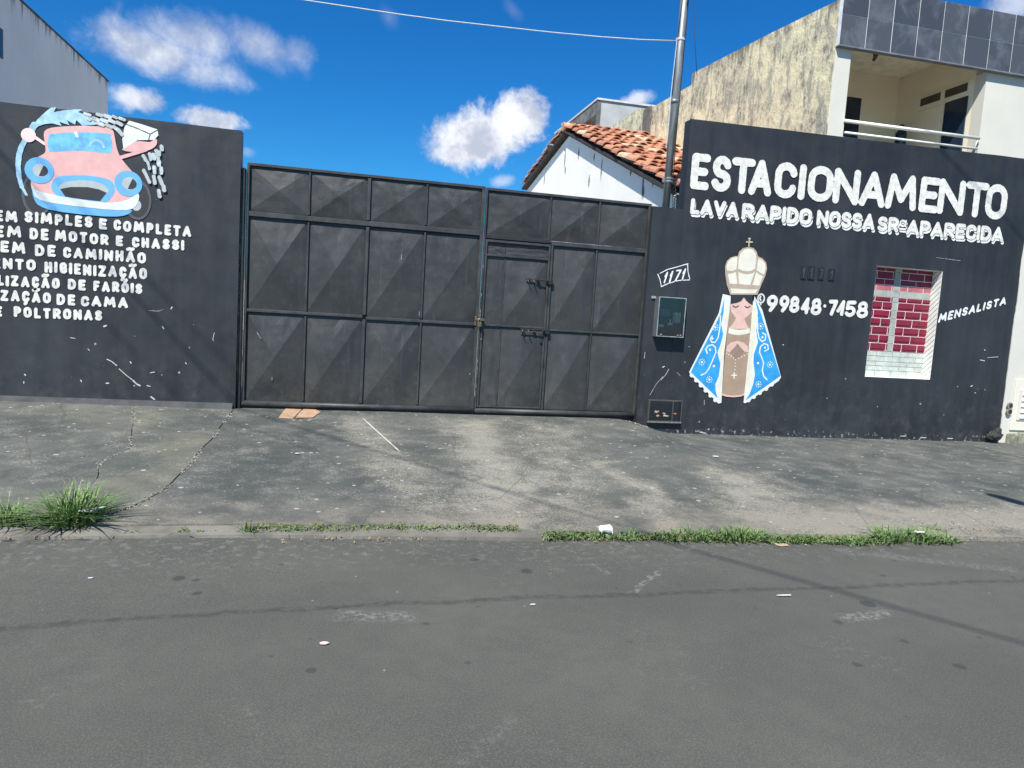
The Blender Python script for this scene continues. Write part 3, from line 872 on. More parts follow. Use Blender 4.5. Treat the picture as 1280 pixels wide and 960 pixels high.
for c_, hx in (([(-3.349, 2.802)][0], 1), ([(-2.453, 2.748)][0], -1)):
    h = mural_piece('headlight', ell(c_, .145, .142), YC - .0058, M_blue, car, 1)
    mural_piece('headlight_lens', ell((c_[0] + .01, c_[1]), .075, .070), YC - .0064, M_lightgrey, car, 1)
    mural_piece('headlight_pupil', ell((c_[0] + .018, c_[1]), .068, .062, 12, -110, 70) , YC - .0070, M_jet, car, 1)
brush('arm', [[(-2.544, 3.024), (-2.429, 3.072), (-2.274, 3.142)]], .019, YC - .0030, M_pink, car)
mural_piece('hand', [(-2.522, 3.115), (-2.449, 3.193), (-2.343, 3.229), (-2.236, 3.229), (-2.172, 3.277), (-2.162, 3.216), (-2.212, 3.157), (-2.313, 3.117), (-2.429, 3.101)], YC - .0036, M_pink, car, 2)
mural_piece('bucket', [(-2.451, 3.439), (-2.316, 3.413), (-2.156, 3.376), (-2.147, 3.313), (-2.194, 3.258), (-2.363, 3.236), (-2.506, 3.125), (-2.519, 3.226), (-2.500, 3.357)], YC - .0042, M_mint, car, 1)
brush('bucket_edge', [[(-2.478, 3.395), (-2.354, 3.360), (-2.233, 3.316), (-2.156, 3.370)], [(-2.233, 3.316), (-2.246, 3.257)]], .0065, YC - .0048, M_tyre, car)
rs = random.Random(3)
fl = []
for a, b_ in [((460, 182), (486, 190)), ((520, 182), (546, 190)), ((560, 190), (590, 200)), ((600, 195), (622, 205)), ((640, 205), (668, 215)), ((500, 205), (522, 215)), ((545, 212), (570, 222)),
              ((590, 218), (612, 230)), ((625, 225), (650, 240)), ((575, 240), (596, 252)), ((610, 250), (634, 268)), ((640, 262), (655, 285)), ((525, 232), (548, 240)), ((625, 280), (645, 298))]:
    fl.append((a, b_))
FL1 = [[(-2.897, 3.463), (-2.847, 3.449)], [(-2.775, 3.470), (-2.728, 3.463)], [(-2.699, 3.464), (-2.646, 3.452)], [(-2.616, 3.468), (-2.581, 3.452)], [(-2.547, 3.454), (-2.499, 3.441)], [(-2.813, 3.421), (-2.771, 3.405)],
       [(-2.728, 3.416), (-2.680, 3.404)], [(-2.646, 3.420), (-2.600, 3.399)], [(-2.570, 3.404), (-2.527, 3.385)], [(-2.676, 3.368), (-2.630, 3.348)], [(-2.604, 3.352), (-2.561, 3.324)], [(-2.554, 3.316), (-2.523, 3.279)], [(-2.869, 3.416), (-2.850, 3.400)], [(-2.756, 3.371), (-2.714, 3.361)]]
FL2 = [[(-2.111, 3.195), (-2.106, 3.160)], [(-2.167, 3.141), (-2.146, 3.067)], [(-2.235, 3.099), (-2.222, 3.038)], [(-2.301, 3.071), (-2.273, 3.022)], [(-2.196, 3.093), (-2.185, 3.052)], [(-2.253, 3.003), (-2.233, 2.933)], [(-2.140, 3.032), (-2.136, 2.984)], [(-2.186, 2.958), (-2.180, 2.896)],
       [(-2.112, 2.956), (-2.109, 2.897)], [(-2.295, 2.912), (-2.231, 2.781)], [(-2.189, 2.854), (-2.176, 2.778)], [(-2.130, 2.849), (-2.097, 2.769)], [(-2.085, 2.753), (-2.077, 2.708)], [(-2.136, 2.698), (-2.123, 2.636)], [(-2.137, 3.130), (-2.137, 3.099)]]
for fi, q in enumerate(FL1 + FL2): brush('foam_fleck', [q], .0195 + rs.uniform(-.005, .003), YC - .0054 - .0003 * fi, M_mixgrey if rs.random() < .55 else M_lightgrey, car, .008)
# scratches through the paint
def scratch(root, pts, r, y=-.005):
    o = paint_strokes('paint_scratch', [pts], r * .55, M_scr, y, .0025, None); kid(o, root)
M_scr = simple('bare_plaster', (.5, .49, .45), .85, var=.25, scale=30)
for q, r_ in [([(-2.663, 0.747), (-2.613, 0.722), (-2.562, 0.678)], .010), ([(-2.537, 0.642), (-2.460, 0.570), (-2.392, 0.517)], .008), ([(-2.392, 0.517), (-2.348, 0.472), (-2.314, 0.454)], .016), ([(-2.204, 0.609), (-2.161, 0.620)], .01),
              ([(-2.698, 1.123), (-2.674, 1.133)], .016), ([(-1.981, 1.386), (-1.989, 1.367)], .012), ([(-2.419, 0.730), (-2.410, 0.712)], .011), ([(-3.506, 0.537), (-3.498, 0.528)], .013), ([(-3.515, 0.455), (-3.515, 0.437)], .010),
              ([(-2.937, 0.496), (-2.929, 0.477)], .009), ([(-2.670, 0.469), (-2.645, 0.470)], .013), ([(-2.237, 0.457), (-2.202, 0.449)], .009), ([(-2.193, 0.326), (-2.158, 0.299)], .016), ([(-1.513, 1.113), (-1.529, 1.036), (-1.520, 1.018)], .006),
              ([(-2.229, 1.334), (-2.126, 1.331), (-2.075, 1.352)], .0035), ([(-2.081, 1.157), (-2.064, 1.130)], .009), ([(-1.824, 0.748), (-1.815, 0.729)], .009), ([(-2.863, 0.858), (-2.847, 0.840)], .008), ([(-3.044, 0.976), (-2.995, 0.970)], .007)]:
    scratch(wl, q, r_)

# ================================================================== STEEL GATES
GY = .12
zt_g = 3.135; zb_g = .235
def pyr_panel(x0, x1, z0, z1, y, apex, seed, n=8):
    bm = B(); V = []
    rd = random.Random(seed)
    for j in range(n + 1):
        row = []
        for i in range(n + 1):
            u = -1 + 2 * i / n; v = -1 + 2 * j / n
            h = apex * (1 - max(abs(u), abs(v)))
            if 0 < i < n and 0 < j < n:
                h += .008 * mnoise.noise(Vector((u * 1.6 + seed * 3.1, v * 1.6, seed)))
                if v > .6: h += .008 * mnoise.noise(Vector((u * 4 + seed, v, seed * 2.2)))
            row.append(bm.verts.new((x0 + (x1 - x0) * i / n, y - h, z0 + (z1 - z0) * j / n)))
        V.append(row)
    for j in range(n):
        for i in range(n):
            a, b_, c, d = V[j][i], V[j][i + 1], V[j + 1][i + 1], V[j + 1][i]
            # triangulate along the creases
            if (i < n // 2) == (j < n // 2):
                bm.faces.new((a, b_, c)); bm.faces.new((a, c, d))
            else:
                bm.faces.new((a, b_, d)); bm.faces.new((b_, c, d))
    return bm
seedc = [0]
def gpanel(root, x0, x1, z0, z1, apex=.045, y=GY, name='panel'):
    seedc[0] += 1
    return kid(obj(name, pyr_panel(x0, x1, z0, z1, y, apex, seedc[0]), M_gate), root)
def bar(root, x0, x1, z0, z1, y0=GY - .030, y1=GY + .02, name='rail', mat=None, bev=.004):
    bm = B(); box(bm, x0, x1, y0, y1, z0, z1, bev)
    return kid(obj(name, bm, mat or M_gateframe), root)

gx = [(-1.202, 2.840)[0], (-0.489, 2.862)[0], (0.214, 2.833)[0], (0.923, 2.821)[0], (1.639, 2.787)[0]]
zr1 = (0.226, 2.544)[1]; zr2 = (0.272, 1.394)[1]
g1 = empty('steel_gate_leaf', (gx[0], GY, .2))
tag(g1, 'left leaf of the black steel gate, four columns of pressed panels wide', 'gate')
gx0, gx4 = gx[0], 1.660
cols = [(gx[0] + .03, gx[1] - .012), (gx[1] + .012, gx[2] - .02), (gx[2] + .02, gx[3] - .012), (gx[3] + .012, gx4 - .045)]
rows_ = [(zb_g + .07, zr2 - .018), (zr2 + .018, zr1 - .03), (zr1 + .03, zt_g - .035)]
for ri, (a, b_) in enumerate(rows_):
    for ci, (c, d) in enumerate(cols):
        dz = -.008 if ci > 1 else .008
        gpanel(g1, c, d, a + (dz if ri else 0), b_ + (dz if ri < 2 else 0), .042 if ri == 2 else .070)
bar(g1, gx0 + .01, gx4 - .01, zb_g, zt_g - .01, GY + .012, GY + .016, name='back_sheet', mat=M_gatedark)
bar(g1, gx0, gx4, zt_g - .035, zt_g, name='top_rail')
bar(g1, gx0 + .03, gx4 - .045, zr1 - .03, zr1 + .03, GY - .038, name='upper_rail')
bar(g1, gx0 + .03, gx[2] - .02, zr2 - .010, zr2 + .026, GY - .034, name='middle_rail')
bar(g1, gx[2] + .02, gx4 - .045, zr2 - .026, zr2 + .010, GY - .034, name='middle_rail')
bar(g1, gx0, gx0 + .03, zb_g, zt_g - .036, name='stile', y0=GY - .04)
bar(g1, gx4 - .045, gx4, zb_g, zt_g - .036, name='stile', y0=GY - .04)
for i, w_ in ((1, .012), (2, .02), (3, .012)):
    for a, b_ in rows_: bar(g1, gx[i] - w_, gx[i] + w_, a + .01, b_ - .01, GY - .026 - .004 * (i == 2), name='mullion')
bm = B(); tube(bm, [(gx0, GY - .02, zb_g + .035), (gx4, GY - .02, zb_g + .035)], .036, 10); kid(obj('bottom_tube', bm, M_gateframe, None, True), g1)
bar(g1, gx0, gx4, zb_g - .045, zb_g + .01, GY - .005, GY + .06, name='bottom_guide', mat=M_gatedark)

# hinge posts
def post(x0, x1, zt, lab, yy=(.04, .17)):
    bm = B(); box(bm, x0, x1, yy[0], yy[1], .1, zt, .006)
    o = obj('gate_post', bm, M_gatedark); tag(o, lab, 'gate post')
post(gx0 - .048, gx0 - .012, 3.06, 'thin dark steel gate post at the right end of the mural wall')

# right leaf, with wicket door
gy2 = [1.672, (2.530, 2.794)[0], (3.203, 2.781)[0], (3.924, 2.758)[0]]
zq1 = (3.225, 2.499)[1]; zq2 = (3.313, 1.366)[1]
g2 = empty('steel_gate_leaf', (gy2[3], GY, .2))
tag(g2, 'right leaf of the black steel gate, with a small wicket door in it', 'gate')
ztr = 3.125
gr = gy2[3]
dx0, dx1 = gy2[0] + .022, (2.565, 1.495)[0]
dzt = (2.048, 2.447)[1]
bar(g2, gy2[0] + .01, gr - .01, zb_g, ztr - .01, GY + .0215, GY + .0255, name='back_sheet', mat=M_gatedark)
bar(g2, gy2[0], gr, ztr - .035, ztr, name='top_rail')
bar(g2, gy2[0], gy2[0] + .018, zb_g, ztr - .036, name='stile', y0=GY - .045)
bar(g2, gr - .04, gr, zb_g, ztr - .036, name='stile', y0=GY - .04)
for a, b_ in ((gy2[0] + .02, gy2[1] - .012), (gy2[1] + .012, gy2[2] - .012), (gy2[2] + .012, gr - .04)):
    gpanel(g2, a, b_, zq1 + .03, ztr - .035, .045)
for x in (gy2[1], gy2[2]): bar(g2, x - .012, x + .012, zq1 + .035, ztr - .036, GY - .024, name='mullion')
bar(g2, dx1 + .004, gr - .04, zq1 - .03, zq1 + .03, GY - .036, name='upper_rail')
bar(g2, gy2[0] + .019, dx1 + .002, dzt + .045, zq1 + .045, GY - .02, name='door_head', mat=M_gatedark)
bar(g2, dx1 + .006, dx1 + .034, zb_g, zq1 - .031, GY - .04, name='stile')
for a, b_ in ((dx1 + .036, gy2[2] - .012), (gy2[2] + .012, gr - .04)):
    gpanel(g2, a, b_, zb_g + .07, zq2 - .012, .066)
    gpanel(g2, a, b_, zq2 + .012, zq1 - .03, .068)
bar(g2, dx1 + .036, gr - .04, zq2 - .012, zq2 + .012, GY - .03, name='middle_rail')
for a, b_ in ((zb_g + .07, zq2 - .014), (zq2 + .014, zq1 - .032)): bar(g2, gy2[2] - .011, gy2[2] + .011, a, b_, GY - .024, name='mullion')
bm = B(); tube(bm, [(gy2[0], GY - .02, zb_g + .03), (gr, GY - .02, zb_g + .03)], .036, 10); kid(obj('bottom_tube', bm, M_gateframe, None, True), g2)
bar(g2, gy2[0], gr, zb_g - .055, zb_g + .005, GY - .005, GY + .06, name='bottom_guide', mat=M_gatedark)
# wicket door leaf: thing > wicket_door > its pieces
bm = B(); DY = GY + .004
zdb = zb_g + .075
dt = dzt + .03
for (a, b_, c, d) in ((dx0, dx0 + .028, zdb, dt), (dx1 - .026, dx1, zdb, dt), (dx0 + .028, dx1 - .026, dt - .03, dt), (dx0 + .028, dx1 - .026, zdb, zdb + .02)):
    box(bm, a, b_, DY - .035, DY + .015, c, d, .003)
wd = kid(obj('wicket_door', bm, M_gateframe), g2)
def dpan(x0, x1, z0, z1, apex):
    seedc[0] += 1
    kid2(obj('door_panel', pyr_panel(x0, x1, z0, z1, DY, apex, seedc[0]), M_gate), wd)
zs1 = dt - .20
xm = dx0 + .028 + (dx1 - dx0 - .05) * .30
dpan(dx0 + .029, xm - .002, zs1 + .02, dt - .031, .006); dpan(xm + .002, dx1 - .027, zs1 + .02, dt - .031, .006)
zdm = (2.115, 1.386)[1]
dpan(dx0 + .029, xm - .003, zdm + .012, zs1 - .006, .008); dpan(xm + .003, dx1 - .027, zdm + .012, zs1 - .006, .055)
dpan(dx0 + .029, xm - .003, zdb + .02, zdm - .012, .008); dpan(xm + .003, dx1 - .027, zdb + .02, zdm - .012, .055)
def drail(a, b_, c, d, y0):
    bm = B(); box(bm, a, b_, y0, DY + .01, c, d, .003); kid2(obj('door_rail', bm, M_gateframe), wd)
drail(dx0 + .028, dx1 - .026, zs1 - .006, zs1 + .020, DY - .03)
drail(dx0 + .028, dx1 - .026, zdm - .012, zdm + .012, DY - .028)
drail(xm - .006, xm + .006, zdb + .021, zdm - .0125, DY - .012); drail(xm - .006, xm + .006, zdm + .0125, zs1 - .0065, DY - .012)
def bolt(zc, xa, xb, hasp):
    bm = B()
    tube(bm, [(xa, GY - .065, zc), (xb, GY - .065, zc)], .009, 8)
    for x in (xa + .04, (xa + xb) / 2, xb - .05): box(bm, x - .018, x + .018, GY - .078, GY - .03, zc - .013, zc + .013, .002)
    for x in (xa + .02, xa + .10): tube(bm, [(x, GY - .065, zc), (x + .01, GY - .085, zc - .03), (x + .035, GY - .09, zc - .075)], .006, 6)
    box(bm, xb - .035, xb + .03, GY - .07, GY - .035, zc - .045, zc + .02, .003)
    if hasp:
        tube(bm, [(xb - .07, GY - .08, zc - .01), (xb - .09, GY - .085, zc - .06), (xb - .13, GY - .085, zc - .055)], .008, 6)
    kid(obj('bolt', bm, M_iron), g2)
b1 = (2.247, 2.009); b2 = (2.214, 1.360)
bolt(b1[1], b1[0], dx1 + .02, False); bolt(b2[1], b2[0], dx1 + .02, True)
bm = B(); rs = random.Random(9)
for i in range(9):      # bare metal where the leaves rub
    z = rs.uniform(.45, 2.3); h = rs.uniform(.03, .16)
    box(bm, gy2[0] + .001, gy2[0] + .006, GY - .047, GY - .044, z, z + h)
for z, h in ((.34, .5), (.42, .1)): box(bm, gr - .008, gr - .002, GY - .042, GY - .039, z, z + h)
box(bm, gy2[1] + .02, gy2[2] + .2, GY - .039, GY - .036, zq1 + .018, zq1 + .024)
kid(obj('worn_edge', bm, M_gatescuff), g2)['kind'] = 'stuff'
bm = B()
for px, pz, l in ((-0.860, 0.564) + (.04,), (0.418, 0.286) + (.02,), (0.636, 2.135) + (.07,), (1.578, 0.732) + (.02,), (0.889, 1.450) + (.06,), (1.700, 1.186) + (.03,)):
    box(bm, px, px + .008, GY - .052, GY - .050, pz, pz + l)
kid(obj('paint_chip', bm, M_gatescuff), g1)['kind'] = 'stuff'
bm = B(); q = (-1.023, 1.105)
V = [bm.verts.new(p) for p in ((q[0] - .03, GY - .045, q[1] + .04), (q[0] - .018, GY - .045, q[1] + .04), (q[0] + .03, GY - .045, q[1] - .035), (q[0] + .018, GY - .045, q[1] - .038))]; bm.faces.new(V[::-1])
kid(obj('paint_chip', bm, M_gatescuff), g1)
# padlock and chain staple between the leaves
pz = (1.667, 1.392)
pad = empty('padlock', (pz[0], GY - .07, pz[1])); tag(pad, 'small tarnished padlock holding the two gate leaves together', 'padlock')
bm = B(); box(bm, pz[0] - .028, pz[0] + .028, GY - .085, GY - .055, pz[1] - .035, pz[1] + .025, .005); kid(obj('lock_body', bm, M_brass), pad)
bm = B(); tube(bm, [(pz[0] - .018, GY - .07, pz[1] + .02)] + [(pz[0] + .018 * math.cos(R(a)), GY - .07, pz[1] + .05 + .018 * math.sin(R(a))) for a in range(180, -1, -30)] + [(pz[0] + .018, GY - .07, pz[1] + .02)], .005, 6)
kid(obj('shackle', bm, M_steel, None, True), pad)
bm = B(); box(bm, pz[0] - .06, pz[0] + .065, GY - .062, GY - .045, pz[1] + .045, pz[1] + .075, .002); box(bm, pz[0] - .06, pz[0] - .035, GY - .055, GY - .035, pz[1] - .02, pz[1] + .10, .002)
kid(obj('hasp', bm, M_brass), pad)

# ================================================================== BLACK WALL, RIGHT
wr = empty('painted_wall', (7, 0, 0))
tag(wr, 'tall black front wall right of the gate with big white lettering, a painted crowned figure and a brick-patterned window', 'wall')
WX0, WX1, WZ0, WZ1 = 7.435, 8.572, .95, 2.565
ztR = lambda x: 4.262 + .011 * (x - 4.34) + .006 * mnoise.noise(Vector((x * 2.2, 1, 0)))
kid(obj('masonry', wall_mesh(4.345, 10.02, -.1, ztR, 0, .18, 38, 26, .006, (WX0, WX1, WZ0, WZ1)), M_wallR), wr)
bm = wall_mesh(3.905, 4.343, -.1, lambda x: 3.085 + (.0), .002, .30, 4, 12, .002)
kid(obj('meter_pillar', bm, M_wallR), wr)
# window recess ----------------------------------------------------
RD = .185
M_brickred = simple('crimson_brick_paint', (.20, .012, .034), .6, var=.18, scale=9, bumpv=.25)
M_brickgrey = simple('pale_grey_brick_paint', (.47, .51, .46), .7, var=.18, scale=8, bumpv=.25)
M_brickmull = simple('grey_green_brick_paint', (.34, .37, .335), .7, var=.15, scale=8, bumpv=.25)
M_bricklit = simple('sunlit_pink_brick_paint', (.42, .13, .14), .7, var=.2, scale=8, bumpv=.25)  # red brick as it looks in sun: the light is put into the colour
M_jointwhite = simple('white_pointing', (.78, .72, .72), .8, var=.15)
M_jointgrey = simple('grey_pointing', (.20, .22, .21), .8, var=.25)
M_jamb = simple('white_jamb_paint', (.78, .80, .74), .7, var=.08, scale=5)
M_line = simple('thin_black_line_paint', (.05, .055, .055), .7)
win = empty('window_recess', (0, 0, 0)); kid(win, wr)
win.matrix_parent_inverse = Matrix.Translation(-wr.location)
def wkid(o): o.parent = win; return o
bm = B()
t_ = .10
# reveal: sill, lintel and both jambs as thin linings
box(bm, WX1 - .001, WX1 + .03, .0005, RD + .02, WZ0, WZ1)
box(bm, WX0 - .03, WX0 + .001, .0005, RD + .02, WZ0, WZ1)
box(bm, WX0 - .03, WX1 + .03, .001, RD + .02, WZ1, WZ1 + .02)
box(bm, WX0 - .03, WX1 + .03, .001, RD + .02, WZ0 - .02, WZ0)
wkid(obj('jamb', bm, M_jamb))
zA, zB_, zC_ = WZ1 - .335, WZ1 - .425, WZ1 - 1.235
mx0, mx1 = WX0 + .475, WX0 + .575
def backing(x0, x1, z0, z1, m, yy=0):
    bm = B(); box(bm, x0, x1, RD - .0062 - yy * .1, RD + .02, z0, z1); wkid(obj('pointing', bm, m))
backing(WX0, mx0, zA, WZ1, M_jointwhite, .001); backing(mx1, WX1, zA, WZ1, M_jointwhite, .001)
backing(WX0, mx0, zC_, zB_, M_jointwhite, .001); backing(mx1, WX1, zC_, zB_, M_jointwhite, .001)
backing(mx0, mx1, zC_, zB_, M_jointgrey, .002); backing(mx0, mx1, zA, WZ1, M_jointgrey, .002)
backing(WX0, WX1, zB_, zA, M_jointgrey, .002); backing(WX0, WX1, WZ0, zC_, M_jointgrey, .002)
ch = .1185; j_ = .008
def zone_x(x0, x1):      # colour zones across the opening
    return [(x0, x1)]
rw = random.Random(5)
r_i = 0; z = WZ1
zcuts = sorted([WZ1, WZ1 - .055, WZ1 - .165, WZ1 - .25, zA, zB_, zB_ - .075] + [zB_ - .075 - .123 * k for k in range(1, 7)] + [zC_, zC_ - .075, zC_ - .155, zC_ - .22, zC_ - .29, WZ0], reverse=True)
for zt0, zb0 in zip(zcuts, zcuts[1:]):
    if zt0 - zb0 < .02: continue
    zm = (zt0 + zb0) / 2
    if zm > zA: kindr = 'top'
    elif zm > zB_: kindr = 'beam'
    elif zm > zC_: kindr = 'red'
    else: kindr = 'grey'
    off = .138 * (r_i % 2) + .03
    edges = [WX0]
    x = WX0 + off
    while x < WX1 - .03:
        edges.append(x); x += .276
    edges.append(WX1)
    extra = [mx0, mx1] if kindr in ('top', 'red') else []
    segs = []
    for a, b_ in zip(edges, edges[1:]):
        cuts = [a] + [e for e in extra if a + .02 < e < b_ - .02] + [b_]
        segs += list(zip(cuts, cuts[1:]))
    for a, b_ in segs:
        cx = (a + b_) / 2
        mull = kindr in ('top', 'red') and mx0 < cx < mx1
        if kindr == 'grey': m = M_brickgrey
        elif kindr == 'beam' or mull: m = M_brickmull
        elif kindr == 'top' and zm < zA + .09: m = M_bricklit  # transom row below the lintel shadow, painted as sunlit
        else: m = M_brickred
        jz = .0085
        pr_ = .0075 + rw.uniform(-.0008, .0012)
        bm = B()
        x0, x1, z0, z1 = a + j_ / 2, b_ - j_ / 2, zb0 + jz / 2, zt0 - jz / 2
        box(bm, x0, x1, RD - pr_, RD + .003, z0, z1)
        if m is M_brickred and z1 - z0 > .06 and zm < zA:
            # rebated face: the upper two thirds stand proud and shade the lower edge
            box(bm, x0, x1, RD - .0145 - rw.uniform(0, .002), RD - pr_ - .0005, z0 + (z1 - z0) * .30, z1)
            if b_ < WX1 - .02 and not (abs(b_ - mx0) < .02 or abs(b_ - mx1) < .02):
                bq = B(); box(bq, b_ - j_ / 2 + .0003, b_ + j_ / 2 - .0003, RD - .0150, RD - .0064, z0, z1); wkid(obj('pointing', bq, M_jointwhite))
        wkid(obj('brick', bm, m))
    r_i += 1
# the slanting lines ruled on the right jamb
bm = B(); xj = WX1 - .0022
z = WZ0 - .10
while z < WZ1:
    za, zb = z, z + .15
    ya, yb = RD - .004, .006
    if za < WZ0: ya = ya + (yb - ya) * (WZ0 - za) / (zb - za); za = WZ0
    if zb > WZ1: f_ = (WZ1 - za) / (zb - za); yb = ya + (yb - ya) * f_; zb = WZ1
    if zb - za > .01:
        v = [bm.verts.new(p) for p in ((xj, ya, za), (xj, yb, zb), (xj, yb, zb - .008), (xj, ya, za - .008))]
        bm.faces.new(v)
    z += .079
wkid(obj('jamb_lines', bm, M_line))['kind'] = 'stuff'

# lettering ---------------------------------------------------------
YR = -.0085
def rng(pl, pr, pxs):
    return [((a - pl[0]) / (pr[0] - pl[0]), (b_ - pl[0]) / (pr[0] - pl[0])) for a, b_ in pxs]
bl, br = (4.407, 3.357), (9.534, 3.390)
hl = (4.363, 3.828)[1] - (4.407, 3.357)[1]; hr = (9.453, 3.906)[1] - (9.534, 3.390)[1]
XR = [((4.404, 3.577)[0], (4.677, 3.605)[0]), ((4.706, 3.608)[0], (4.998, 3.606)[0]), ((4.992, 3.605)[0], (5.345, 3.641)[0]), ((5.265, 3.590)[0], (5.619, 3.594)[0]), ((5.644, 3.596)[0], (5.986, 3.598)[0]),
      ((5.998, 3.599)[0], (6.167, 3.615)[0]), ((6.175, 3.595)[0], (6.575, 3.612)[0]), ((6.582, 3.613)[0], (7.004, 3.621)[0]), ((7.011, 3.610)[0], (7.440, 3.629)[0]), ((7.443, 3.607)[0], (7.969, 3.624)[0]),
      ((8.012, 3.605)[0], (8.350, 3.614)[0]), ((8.331, 3.601)[0], (8.792, 3.621)[0]), ((8.799, 3.622)[0], (9.205, 3.637)[0]), ((9.169, 3.633)[0], (9.555, 3.634)[0])]
o = kid(word(None, 'ESTACIONAMENTO', (bl, (bl[0], bl[1] + hl)), (br, (br[0], br[1] + hr)), .0535, cell=.010, y=YR, ranges=rng(bl, br, XR)), wr)

def outlined(w, bl, tl, br, tr, r, cell=.006, off=(.016, -.034), gap=.04):
    r *= 1.14
    sts = strokes(w, bl, br, tl[1] - bl[1], tr[1] - br[1], r, gap=gap)
    xs = [p[0] for s in sts for p in s]; zs = [p[1] for s in sts for p in s]
    m_ = r + .06
    A = Field(min(xs) - m_, max(xs) + m_, min(zs) - m_, max(zs) + m_, cell); C2 = Field(min(xs) - m_, max(xs) + m_, min(zs) - m_, max(zs) + m_, cell)
    for s in sts:
        A.path(s, r); C2.path([(p[0] + off[0], p[1] + off[1]) for p in s], r * 1.02)
    C2.a = np.maximum(C2.a, -(A.a - .009))
    bm = B(); A.sheet(bm, YR); o1 = kid(obj('painted_word', bm, M_letter), wr)
    bm = B(); C2.sheet(bm, YR); kid(obj('lettering_shadow', bm, M_lettershadow), wr)
outlined('LAVA', (4.438, 3.028), (4.418, 3.238), (5.153, 3.033), (5.131, 3.246), .026)
outlined('RAPIDO', (5.203, 3.021), (5.180, 3.245), (6.291, 3.040), (6.265, 3.263), .026)
outlined('NOSSA', (6.367, 3.041), (6.342, 3.259), (7.314, 3.054), (7.285, 3.283), .025)
outlined('SR', (7.362, 3.047), (7.334, 3.260), (7.719, 3.054), (7.690, 3.268), .024)
outlined('a', (7.723, 3.123), (7.706, 3.247), (7.846, 3.122), (7.829, 3.246), .0125)
outlined('APARECIDA', (7.851, 3.037), (7.821, 3.257), (9.571, 3.067), (9.536, 3.290), .024)
# phone number
PH = [('9', 135, 245, 800, 627), ('9', 260, 360, 805, 632), ('8', 362, 465, 812, 640), ('4', 478, 568, 822, 652), ('8', 575, 685, 835, 660), ('7', 750, 843, 837, 675), ('!', 835, 925, 840, 680), ('5', 918, 1030, 850, 685), ('8', 1035, 1150, 865, 692)]
PB = [[(5.713, 1.791), (5.886, 1.802)], [(5.910, 1.796), (6.068, 1.805)], [(6.072, 1.796), (6.236, 1.806)], [(6.258, 1.793), (6.402, 1.801)], [(6.416, 1.784), (6.593, 1.794)], [(6.699, 1.797), (6.851, 1.806)], [(6.839, 1.801), (6.995, 1.811)], [(6.977, 1.795), (7.162, 1.806)], [(7.173, 1.785), (7.365, 1.796)]]
PT = [[(5.773, 2.036), (5.799, 1.796)], [(5.962, 2.042), (5.989, 1.801)], [(6.124, 2.041), (6.151, 1.801)], [(6.298, 2.035), (6.325, 1.797)], [(6.476, 2.035), (6.504, 1.789)], [(6.745, 2.031), (6.773, 1.802)], [(6.885, 2.033), (6.913, 1.806)], [(7.042, 2.036), (7.071, 1.801)], [(7.233, 2.038), (7.265, 1.790)]]
for (d, *_), bb, tt in zip(PH, PB, PT):
    h = tt[0][1] - tt[1][1]
    sts = strokes(d, bb[0], bb[1], h, h, .0272)
    kid(paint_strokes('painted_digit', sts, .0272, M_letter, YR, .006, None), wr)
bm = B(); dots(bm, [(6.641, 1.932)], .024, YR, 12); kid(obj('painted_digit', bm, M_letter), wr)
# round telephone badge
cb = [(5.620, 1.974)][0]
sts = [ell(cb, .050, .060, 16) , [(cb[0] - .01, cb[1] + .025), (cb[0] - .022, cb[1]), (cb[0] - .002, cb[1] - .024)]]
sts[0].append(sts[0][0]); sts[0] = sts[0]
sts.append([(cb[0] - .012, cb[1] - .058), (cb[0] + .004, cb[1] - .085)])
kid(paint_strokes('painted_phone_badge', sts, .011, M_letter, YR, .004, None), wr)
# MENSALISTA, slanting up
kid(word(None, 'MENSALISTA', ([(8.584, 1.801)][0], [(8.577, 1.937)][0]), ([(9.764, 2.150)][0], [(9.714, 2.272)][0]), .0150, M_lettershadow, .004, YR, gap=.20, slant=.12), wr)
# hand painted 1171 in a scroll
kid(word(None, '1171', ([(4.125, 2.079)][0], [(4.117, 2.233)][0]), ([(4.429, 2.139)][0], [(4.413, 2.310)][0]), .0105, M_chalk, .004, YR + .003, gap=.28, slant=.22), wr)
kid(paint_strokes('painted_scroll', [[(4.048, 2.199), (4.088, 2.120), (4.112, 2.040)], [(4.112, 2.035), (4.214, 2.088), (4.350, 2.134), (4.515, 2.155)], [(4.516, 2.171), (4.483, 2.259), (4.467, 2.368)], [(4.080, 2.212), (4.183, 2.271), (4.306, 2.310), (4.472, 2.369)]], .0055, M_chalk, YR + .003, .003, None), wr)

# house number tiles, painted over in black
M_num = simple('overpainted_tile', (.016, .018, .022), .4, var=.2)
M_numd = simple('overpainted_digit', (.06, .066, .074), .45, var=.2)
for d, a, b_, zz in (('1', [(6.205, 2.287)][0], [(6.288, 2.472)][0], 0), ('1', [(6.314, 2.289)][0], [(6.427, 2.476)][0], 0), ('7', [(6.477, 2.297)][0], [(6.574, 2.463)][0], 1), ('1', [(6.643, 2.298)][0], [(6.753, 2.465)][0], 1)):
    bm = B(); box(bm, a[0] + .003, b_[0] - .003, -.016, -.0065, a[1], b_[1], .002)
    ti = kid(obj('number_tile', bm, M_num), wr)
    w_ = b_[0] - a[0]
    sts = strokes(d, (a[0] + w_ * .22, a[1] + .02), (b_[0] - w_ * .22, a[1] + .02), b_[1] - a[1] - .04, b_[1] - a[1] - .04, .007)
    kid2(paint_strokes('number_digit', sts, .007, M_numd, -.0175, .003, None), ti)

